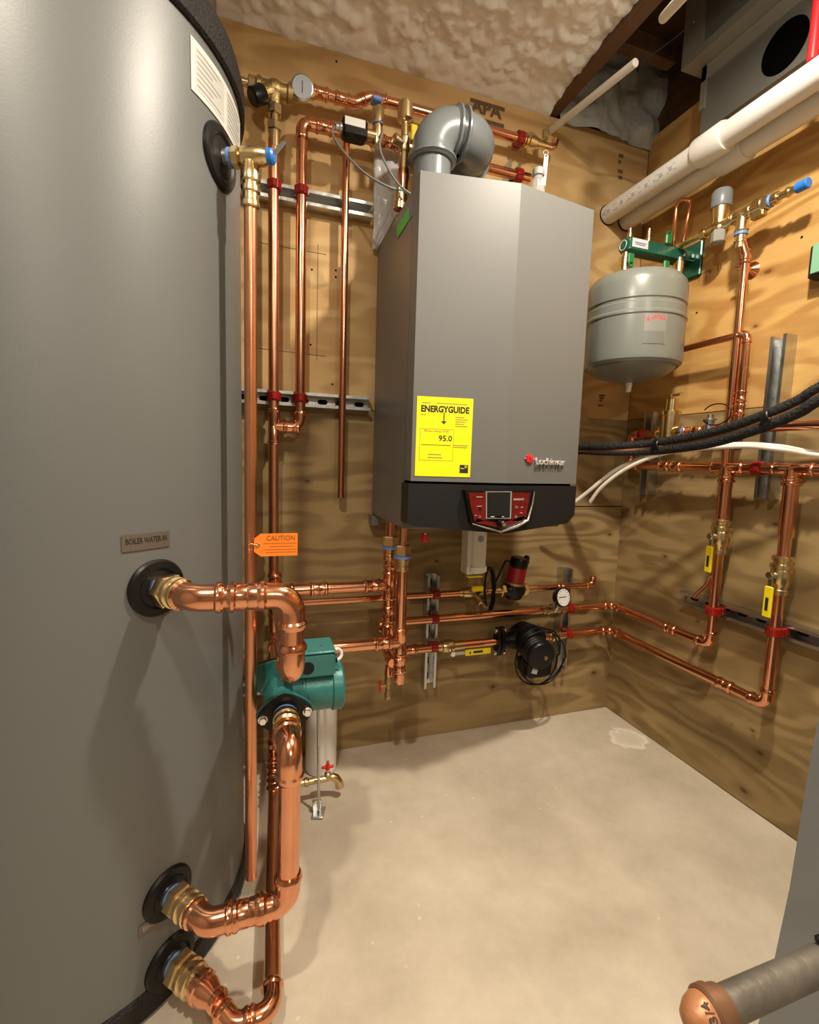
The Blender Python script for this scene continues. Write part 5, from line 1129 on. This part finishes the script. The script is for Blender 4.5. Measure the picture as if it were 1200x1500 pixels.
# pipes D and E
yD = (rw(1093, 400, 0.064).y+rw(1068, 600, 0.064).y)/2; yE = (rw(1092, 510, 0.064).y+rw(1086, 600, 0.064).y)/2
zTr = (rw(1040, 338, 0.075).z+rw(1150, 285, 0.075).z)/2
XTr = XR-0.075
zj1, zj2 = rw(1091, 347, 0.07).z, rw(1094, 372, 0.07).z
run('fill_pipe', 'copper fill pipe dropping from the brass backflow assembly down the right wall', [V((XTr, yD+0.012, zTr-0.05)), V((XTr, yD+0.012, zj1)), V((XRp, yD, zj2)), V((XRp, yD, zMan))], 0.0108, 'copper', sock=0.9, base=V((XRp, yD, zMan)))
zE = rw(1035, 503, 0.064).z
run('expansion_pipe', 'slim copper pipe from behind the expansion tank turning down the right wall', [V((XRp, 1.30, zE)), V((XRp, yE, zE)), V((XRp, yE, zAir))], 0.0098, 'copper', couplings=[(1, 0.66), (1, 0.80)], base=V((XRp, yE, zAir)), sock=1.0)
q = rw(1103, 396, 0.0)
ho = thing('bell_hanger', 'round copper bell hanger fixing the fill pipe to the plywood', 'hanger', q)
MB().lathe(q, -EX, [(0, 0.022), (0.003, 0.022), (0.008, 0.016), (0.016, 0.008), (0.05, 0.006)], 22).build('bell', 'copper', ho)
MB().torus(V((XRp, yD, q.z)), EZ, 0.0122, 0.0025, 20, 6).build('ring', 'copper', ho)
MB().cyl(V((XRp, yD+0.014, q.z)), V((XRp, yD+0.026, q.z)), 0.004, 10).build('screw', 'copper', ho)
# ---- expansion tank and its green bracket
EC = V((1.122, 1.234)); ER = 0.1425
et = thing('expansion_tank', 'grey steel expansion tank with rolled seam hanging on the green bracket', 'tank', (EC.x, EC.y, 1.24))
zt0, zt1 = 1.247, 1.524
MB().lathe((EC.x, EC.y, 0), EZ, [(zt0-0.032, 0.012), (zt0-0.026, 0.05), (zt0-0.012, 0.10), (zt0+0.006, 0.125), (zt0+0.012, 0.128), (zt0+0.010, ER-0.010), (zt0+0.018, ER-0.002), (zt0+0.030, ER), (1.384, ER), (1.388, ER+0.003), (1.394, ER+0.003), (1.398, ER), (1.418, ER), (1.422, ER-0.003), (1.428, ER-0.003), (1.432, ER), (zt1-0.045, ER), (zt1-0.026, ER-0.005), (zt1-0.010, ER-0.018), (zt1-0.001, ER-0.04), (zt1+0.006, 0.06), (zt1+0.008, 0.012)], 64).build('shell', 'exp', et, 25)
MB().lathe((EC.x, EC.y, zt0-0.03), -EZ, [(0, 0.010), (0.010, 0.010), (0.016, 0.008), (0.028, 0.008), (0.030, 0.005)], 14).build('air_valve_cap', 'white', et)
def cylhit(px, py, c, R):
    d = ray(px, py); ox, oy = CAM.x-c.x, CAM.y-c.y; A = d.x**2+d.y**2; B = 2*(d.x*ox+d.y*oy); q = max(0, B*B-4*A*(ox*ox+oy*oy-R*R)); t = (-B-math.sqrt(q))/(2*A); p = CAM+d*t
    return math.degrees(math.atan2(p.y-c.y, p.x-c.x)), p.z
a0, z0 = cylhit(941, 503, EC, ER); a1, z1 = cylhit(977, 461, EC, ER)
sl = patch('maker_label', a0, a1, z0, z1, 'explab', et, ER+0.0006, 8, EC)
text('lettering', 'AMTROL', 0.016, 'red_h', sl, (0, 0, 0), EX, EZ, warp=curved(a0+7, z1-0.014, ER+0.0016, EC), width=math.radians(a1-a0-8)*ER, ext=0.0002, shear=0.25)
patch('print_block', a0+0.5, a1-1, z0+0.002, z0+0.034, 'exptext', sl, ER+0.0016, 6, EC, 0.0002)
text('lettering', '/A', 0.022, 'red_h', sl, (0, 0, 0), EX, EZ, warp=curved(a0+1, z1-0.02, ER+0.0016, EC), width=math.radians(5)*ER, ext=0.0002)
YBk = 1.256
gb0 = yy(922, 357, YBk-0.02); zBk = (yy(935, 357, YBk-0.02).z+yy(990, 372, YBk-0.02).z)/2
br = thing('mounting_bracket', 'dark green boiler trim bracket on the right wall carrying the expansion tank', 'bracket', (XR, YBk, zBk))
gx0 = gb0.x
MB().rbox(((gx0+XR)/2, YBk, zBk), (XR-gx0, 0.042, 0.040), 0.005).build('arm', 'green', br)
MB().rbox((XR-0.006, YBk, zBk-0.012), (0.012, 0.10, 0.105), 0.003).build('wall_plate', 'green', br)
MB().lathe((gx0+0.003, YBk, zBk), -EX, [(0, 0.021), (0.006, 0.021), (0.008, 0.018)], 20).build('end_plug', 'green', br)
MB().torus((gx0-0.0045, YBk, zBk), EX, 0.014, 0.0015, 20, 6).build('emblem_ring', 'white', br)
lb = MB().rbox((gx0+0.040, YBk-0.0215, zBk+0.004), (0.060, 0.0012, 0.026), 0.0004).build('label', 'paper', br)
lines('print', 'pstick', lb, (gx0+0.018, YBk-0.0221, zBk+0.004), EX, EZ, [(0, 0.001, 0.044), (0.004, -0.004, 0.036)], 0.003, 0.0004)
for x in (XR-0.05, XR-0.02): MB().hexn((x, YBk-0.021, zBk-0.002), (x, YBk-0.029, zBk-0.002), 0.007).build('screw', 'steel', br)
mb = MB(); mb.lathe((EC.x-0.03, YBk, zBk-0.02), -EZ, [(0, 0.010), (0.012, 0.010), (0.014, 0.016), (zBk-0.02-zt1-0.010, 0.016)], 16); mb.build('nipple', 'brass', br)
mb = MB(); mb.lathe((XR-0.075, YBk-0.03, zBk-0.018), -EZ, [(0, 0.009), (0.010, 0.009), (0.012, 0.015), (0.05, 0.015), (0.08, 0.012)], 16); mb.build('nipple', 'brass', br)
for x, h in ((gx0+0.018, 0.034), (gx0+0.09, 0.046)):
    MB().lathe((x, YBk, zBk+0.018), EZ, [(0, 0.007), (0.006, 0.007), (0.008, 0.0085), (0.018, 0.0085), (0.02, 0.006), (h, 0.005)], 12).build('port_plug', 'brass', br)
for x, z in ((gx0+0.006, -0.045), (XR-0.12, -0.045), (XR-0.12, 0.032)):
    mb = MB(); mb.rbox((x, YBk-0.024, zBk+z), (0.022, 0.010, 0.030), 0.003); mb.torus((x, YBk-0.026, zBk+z-0.016 if z < 0 else zBk+z+0.014), EY, 0.008, 0.003, 16, 6); mb.build('valve_handle', 'green_h', br)
# little copper loop up and over
xl0 = yy(996, 345, YBk).x; q0 = V((XR-0.085, YBk-0.01, zBk+0.018)); zl = yy(1003, 300, YBk).z
MB().tube([q0, q0+EZ*(zl-q0.z-0.018), q0+V((0.004, -0.004, zl-q0.z-0.006)), q0+V((0.012, -0.008, zl-q0.z)), q0+V((0.022, -0.014, zl-q0.z)), q0+V((0.030, -0.020, zl-q0.z-0.006)), q0+V((0.032, -0.022, zl-q0.z-0.02)), V((XTr+0.002, YBk-0.034, zTr+0.004))], 0.0062, 12).build('bypass_tube', 'copper_dull', br, 180)
# ---- brass fill train along the right wall
ft = thing('backflow_assembly', 'brass fill valve assembly with grey capped regulator along the right wall', 'valve', (XTr, yD, zTr))
def ty(px): return rw(px, 310, 0.075).y
def seg(parent, p0x, p1x, r, m, name, hexed=False):
    a, c = V((XTr, ty(p0x), zTr)), V((XTr, ty(p1x), zTr))
    mb = MB(); (mb.hexn(a, c, r) if hexed else mb.cyl(a, c, r, 18, min(0.002, r*0.2))); return mb.build(name, m, parent)
MB().cyl(V((XTr, YBk-0.03, zTr)), V((XTr, ty(1040), zTr)), 0.008, 14).build('tail', 'brass', ft)
seg(ft, 1031, 1039, 0.017, 'brass', 'union_nut', True); seg(ft, 1039, 1080, 0.0125, 'brass', 'pipe')
yr = ty(1056); z1 = rw(1056, 300, 0.085).z; z2 = rw(1056, 277, 0.085).z; z3 = rw(1055, 336, 0.085).z; z4 = rw(1055, 353, 0.085).z
rg = MB().lathe((XTr, yr, z3), EZ, [(0, 0.014), (0.006, 0.019), (0.012, 0.019), (0.016, 0.016), (0.02, 0.021), (z1-z3, 0.0235)], 24).build('regulator', 'brass', ft)
MB().lathe((XTr, yr, z1-0.004), EZ, [(0, 0.026), (0.004, 0.0275), (z2-z1-0.004, 0.0265), (z2-z1+0.003, 0.022), (z2-z1+0.006, 0.012)], 26).build('cap', 'vent', rg)
MB().lathe((XTr, yr, z3+0.004), -EZ, [(0, 0.016), (0.004, 0.0185), (z3-z4, 0.0185), (z3-z4+0.003, 0.015)], 8).build('bottom_plug', 'amt', rg)
tee_mesh(V((XTr, yD+0.012, zTr)), EY, -EZ, 0.0135, 0.0135, 0.06, 0.046).build('tee', 'brass', ft)
MB().lathe((XTr, yD+0.012, zTr-0.046), -EZ, [(0, 0.0165), (0.007, 0.0165)], 16).build('thread_seal', 'tape', ft)
MB().lathe((XTr, yD+0.012, zTr-0.052), -EZ, [(0, 0.013), (0.012, 0.0135), (0.014, 0.0155), (0.02, 0.0155), (0.022, 0.013), (0.034, 0.0125)], 16).build('adapter', 'brass', ft)
seg(ft, 1096, 1106, 0.017, 'bronze', 'union_nut', True); seg(ft, 1106, 1120, 0.021, 'brass', 'check_body'); seg(ft, 1118, 1126, 0.018, 'brass', 'union_nut', True); seg(ft, 1126, 1130, 0.016, 'tape', 'thread_seal')
seg(ft, 1130, 1140, 0.0145, 'brass', 'adapter'); seg(ft, 1140, 1168, 0.009, 'brass', 'pipe'); seg(ft, 1150, 1156, 0.0125, 'brass', 'collar')
ylv = ty(1108); MB().rbox(V((XTr-0.006, ylv-0.012, zTr-0.024)), (0.020, 0.035, 0.016), 0.003).build('drain_boss', 'bronze', ft)
seg(ft, 1163, 1181, 0.0125, 'blue', 'blue_cap')
# pale green control box at the frame edge
q = rw(1184, 385, 0.04)
gb = thing('control_box', 'pale green control box with dark edge on the right wall', 'box', (XR, q.y-0.08, rw(1184, 410, 0.04).z))
zb0, zb1 = rw(1184, 409, 0.04).z, rw(1184, 361, 0.04).z
MB().rbox((XR-0.02, q.y-0.08, (zb0+zb1)/2), (0.04, 0.16, zb1-zb0), 0.004).build('case', 'panel', gb)
MB().rbox((XR-0.042, q.y-0.084, (zb0+zb1)/2+0.003), (0.006, 0.15, zb1-zb0-0.010), 0.002).build('cover', 'sage', gb)

# ================================================================== OVERHEAD: PVC PIPES, DUCT, CONDUITS
RPV = 0.031
def pvc(x, z, label, yh, print_=False):
    t = thing('pvc_pipe', label, 'pipe', (x, D, z), 'white plastic flue pipes under the ceiling')
    mb = MB(); mb.cyl((x, D, z), (x, -1.2, z), RPV, 32); tb_ = mb.build('tube', 'pvc', t)
    MB().lathe((x, yh, z), -EY, [(0, RPV), (0.0, RPV+0.006), (0.006, RPV+0.0075), (0.080, RPV+0.0075), (0.085, RPV+0.005), (0.085, RPV)], 32).build('hub', 'pvc', t)
    MB().torus((x, D-0.002, z), EY, RPV+0.001, 0.002, 32, 6).build('wall_joint', 'slot', t)
    if print_:
        dirn = V((x, 1.2, z))-CAM; a0_ = math.atan2(-dirn.z, -dirn.x)-0.25
        def wf(c):
            a = a0_-(c.y-0.006)/RPV; R = RPV+0.0004+c.z
            return V((x+R*math.cos(a), (yh+0.02)+0.33-c.x, z+R*math.sin(a)))
        text('pipe_print', '=I=  III  =  I-I=  II  =I  -II=  I=II', 0.026, 'ink_blue', tb_, (0, 0, 0), EX, EZ, warp=wf, width=0.30, ext=0.0002)
    return t
p1 = yy(887, 321, D)
px1 = (1.19, 1.828)
hub1 = hit(1028, 226, 0, px1[0]).y
pvc(px1[0], px1[1], 'nearer white plastic pipe with printed lettering running under the ceiling', hub1+0.01, True)
pvc(1.268, 1.822, 'farther white plastic pipe tucked behind the printed one along the right wall', hub1+0.01)
# duct on the right
du = thing('air_duct', 'dull grey sheet metal duct with round black opening under the ceiling at right', 'duct', (1.30, 0.6, 1.95))
yd0 = xx(1030, 140, 1.25).y
lower = MB().bb((1.25, -0.6, 1.925), (XR-0.002, yd0, 2.105)).build('lower_box', 'duct', du)
MB().bb((1.243, -0.6, 2.065), (1.25, yd0+0.004, 2.105)).build('flange', 'ductfl', du)
MB().bb((1.243, yd0-0.012, 1.99), (1.25, yd0+0.004, 2.105)).build('flange', 'ductfl', du)
MB().bb((1.205, -0.6, 2.128), (XR-0.002, yd0+0.03, 2.35)).build('upper_box', 'duct', du)
MB().bb((1.196, -0.6, 2.106), (XR-0.002, yd0+0.034, 2.13)).build('flange', 'ductfl', du)
MB().bb((1.196, yd0-0.03, 2.13), (1.206, yd0+0.034, 2.35)).build('flange', 'ductfl', du)
oc = xx(1150, 68, 1.25); MB().cyl((1.2495, oc.y, oc.z), (1.2475, oc.y, oc.z), 0.054, 36).build('opening', 'hole_dark', du)  # flat black disc on a solid box; the hole's darkness is painted
MB().torus((1.249, oc.y, oc.z), EX, 0.053, 0.003, 36, 6).build('opening_rim', 'hole_dark', du)
q = xx(1193, 60, 1.182)
tag(MB().cyl((1.182, q.y, 1.860), (1.182, q.y, 2.35), 0.0105, 18).build('red_tube', 'red_pex'), 'red tube standing in front of the grey duct at the frame edge', 'tube')
# thin white conduits
c0 = b(806, 192, 0.0); c1 = yy(932, 91, 1.12)
tag(MB().cyl(c0, c1, 0.0105, 16, 0.002).build('white_conduit', 'pvc'), 'thin white pipe slanting from the back wall to the ceiling joist', 'pipe')
c0 = yy(972, 26, 0.98); c1 = yy(1012, -18, 0.80)
tag(MB().cyl(c0, c1, 0.011, 16, 0.003).build('white_conduit', 'wtube'), 'short white pipe end hanging high up beside the grey duct', 'pipe')
cable('ceiling_wire', 'thin dark wire crossing the open joist bay', [yy(938, 92, 1.10), yy(975, 66, 1.05), yy(1018, 32, 0.98)], 0.0018, 'black', 'wire')

# ================================================================== INSULATED LINE SET AND WHITE TUBES
LS = [(838, 657, 1.33), (900, 656, 1.20), (960, 651, 1.10), (1040, 637, 0.94), (1110, 615, 0.82), (1170, 590, 0.74), (1240, 552, 0.66)]
def spline(pts, per=14):
    pts = [V(p) for p in pts]; P = [pts[0]*2-pts[1]]+pts+[pts[-1]*2-pts[-2]]; out = []
    for i in range(1, len(P)-2):
        for k in range(per):
            t = k/per; a, b_, c_, d_ = P[i-1], P[i], P[i+1], P[i+2]
            out.append(0.5*((2*b_)+(c_-a)*t+(2*a-5*b_+4*c_-d_)*t*t+(3*b_-a-3*c_+d_)*t**3))
    return out+[pts[-1]]
LSP = [yy(*p) for p in LS]
core = spline([V((0.86, 1.442, LSP[0].z-0.01))]+LSP+[V((1.20, 0.30, LSP[-1].z+0.16)), V((1.22, -0.3, LSP[-1].z+0.34)), V((1.22, -1.2, LSP[-1].z+0.42))], 30)
ls = thing('refrigerant_line_set', 'black foam insulated copper line set sagging across in front of the right wall', 'pipe', core[0])
sidev = V((-0.7, -0.7, 0))
MB().tube([p+EZ*0.004 for p in core], [0.0118+0.0016*(i % 2)+0.0012*noise.noise(V((i*0.37, 0, 0))) for i in range(len(core))], 14).build('foam_sleeve', 'foamtube', ls, 180)
MB().tube([p-EZ*0.009+sidev*0.006 for p in core], 0.0042, 10).build('copper_line', 'copper_dull', ls, 180)
lowp = [p-EZ*(0.012+0.010*min(1, max(0, i-30)/90))+sidev*0.001 for i, p in enumerate(core)]
MB().tube(lowp, [0.006+0.006*min(1, max(0, i-30)/70)+0.0007*(i % 2) for i in range(len(core))], 12).build('foam_sleeve', 'foamtube', ls, 180)
for i in (92, 158):
    p = core[i]; d = (core[i+1]-core[i-1]).normalized(); MB().lathe(p-EZ*0.006-d*0.009, d, [(0, 0.0195), (0.002, 0.021), (0.016, 0.021), (0.018, 0.0195)], 16).build('tape_band', 'black', ls)
WT = [(836, 740, 1.34), (862, 720, 1.30), (900, 690, 1.23), (945, 668, 1.145), (1000, 656, 1.055), (1080, 651, 0.94), (1140, 654, 0.86), (1230, 666, 0.76)]
WTP = [yy(*p) for p in WT]
o = MB().tube(spline([yy(805, 764, 1.40)]+WTP+[V((1.215, 0.3, WTP[-1].z-0.02)), V((1.215, -0.4, WTP[-1].z-0.04)), V((1.215, -1.2, WTP[-1].z))], 14), 0.0062, 12).build('white_tube', 'wtube', None, 180); tag(o, 'longer white plastic tube arching from behind the boiler along the right wall', 'tube')
WT2 = [(864, 736, 1.28), (882, 713, 1.24), (915, 688, 1.18), (960, 668, 1.10), (1010, 659, 1.02), (1085, 654, 0.915), (1140, 658, 0.84), (1230, 670, 0.74)]
WTP = [yy(*p) for p in WT2]
o = MB().tube(spline(WTP+[V((1.19, 0.3, WTP[-1].z-0.035)), V((1.19, -0.4, WTP[-1].z-0.06)), V((1.19, -1.2, WTP[-1].z-0.02))], 14), 0.0056, 12).build('white_tube', 'wtube', None, 180); tag(o, 'shorter white plastic tube with dark open end beside the boiler', 'tube')
q = yy(862, 739, 1.252)

# ================================================================== FOREGROUND RIGHT
Yc = 0.44
E4 = [(1206, 1020), (1186, 1120), (1157, 1300), (1134, 1408), (1108, 1512)]
P4 = [yy(px, py, Yc) for px, py in E4]
xb_ = P4[-1].x-0.012
prof = [V((p.x, Yc, p.z)) for p in P4]+[V((xb_, Yc, 0.0)), V((1.30, Yc, 0.0)), V((1.30, Yc, P4[0].z))]
cb_ = thing('metal_cabinet', 'grey painted metal cabinet side standing at the right edge on the floor', 'cabinet', (1.15, 0.3, 0))
MB().prism(prof, (0, -0.42, 0)).build('side_panel', 'cabinet', cb_)
for z in (0.05, 0.25): MB().cyl((1.05, Yc-0.001, z), (1.05, Yc+0.003, z), 0.006, 10).build('screw', 'steel', cb_)
zf_ = 0.43
ca = zz(1035, 1484, zf_); cbp = zz(1195, 1416, zf_)
yfp = (ca.y+cbp.y)/2
RF = 0.0158
fp = thing('steel_pipe_stub', 'grimy steel pipe with copper coloured cap poking in at the lower right', 'pipe', (ca.x, yfp, zf_-RF))
MB().cyl((ca.x-0.004, yfp, zf_), (0.98, yfp, zf_), RF, 36).build('tube', 'iron', fp)
capm = MB().lathe((ca.x+0.008, yfp, zf_), -EX, [(0.010, RF+0.003), (0.014, RF+0.0035), (0.022, RF+0.001), (0.030, RF-0.004), (0.034, RF-0.010), (0.0355, 0.003)], 40).build('cap', 'capcop', fp, 50)
MB().lathe((ca.x+0.020, yfp, zf_), -EX, [(0, RF+0.0005), (0.0, RF+0.003), (0.004, RF+0.0035), (0.010, RF+0.0035), (0.012, RF+0.0062), (0.020, RF+0.0062), (0.0225, RF+0.004), (0.023, RF)], 40).build('bead', 'capdark', capm)
tv = (CAM-V((ca.x-0.006, yfp, zf_))); tv.x *= 0.2; tv.normalize(); a_t = math.atan2(tv.z, tv.y)
def capw(c):
    a = a_t-(c.x-0.007)/RF; R = RF+0.0030+c.z-max(0, (c.y-0.004))*0.35
    return V((ca.x-0.006-c.y, yfp+R*math.cos(a), zf_+R*math.sin(a)))
text('cast_mark', '3/4', 0.0105, 'brownins', capm, (0, 0, 0), EX, EZ, warp=capw, ext=0.0006, bold=0.02)
MB().rbox((zz(1203, 1386, zf_+RF).x+0.006, yfp+0.004, zf_+RF+0.003), (0.014, 0.014, 0.007), 0.002).build('black_hanger', 'black', fp)  # small black pipe hanger at the frame edge
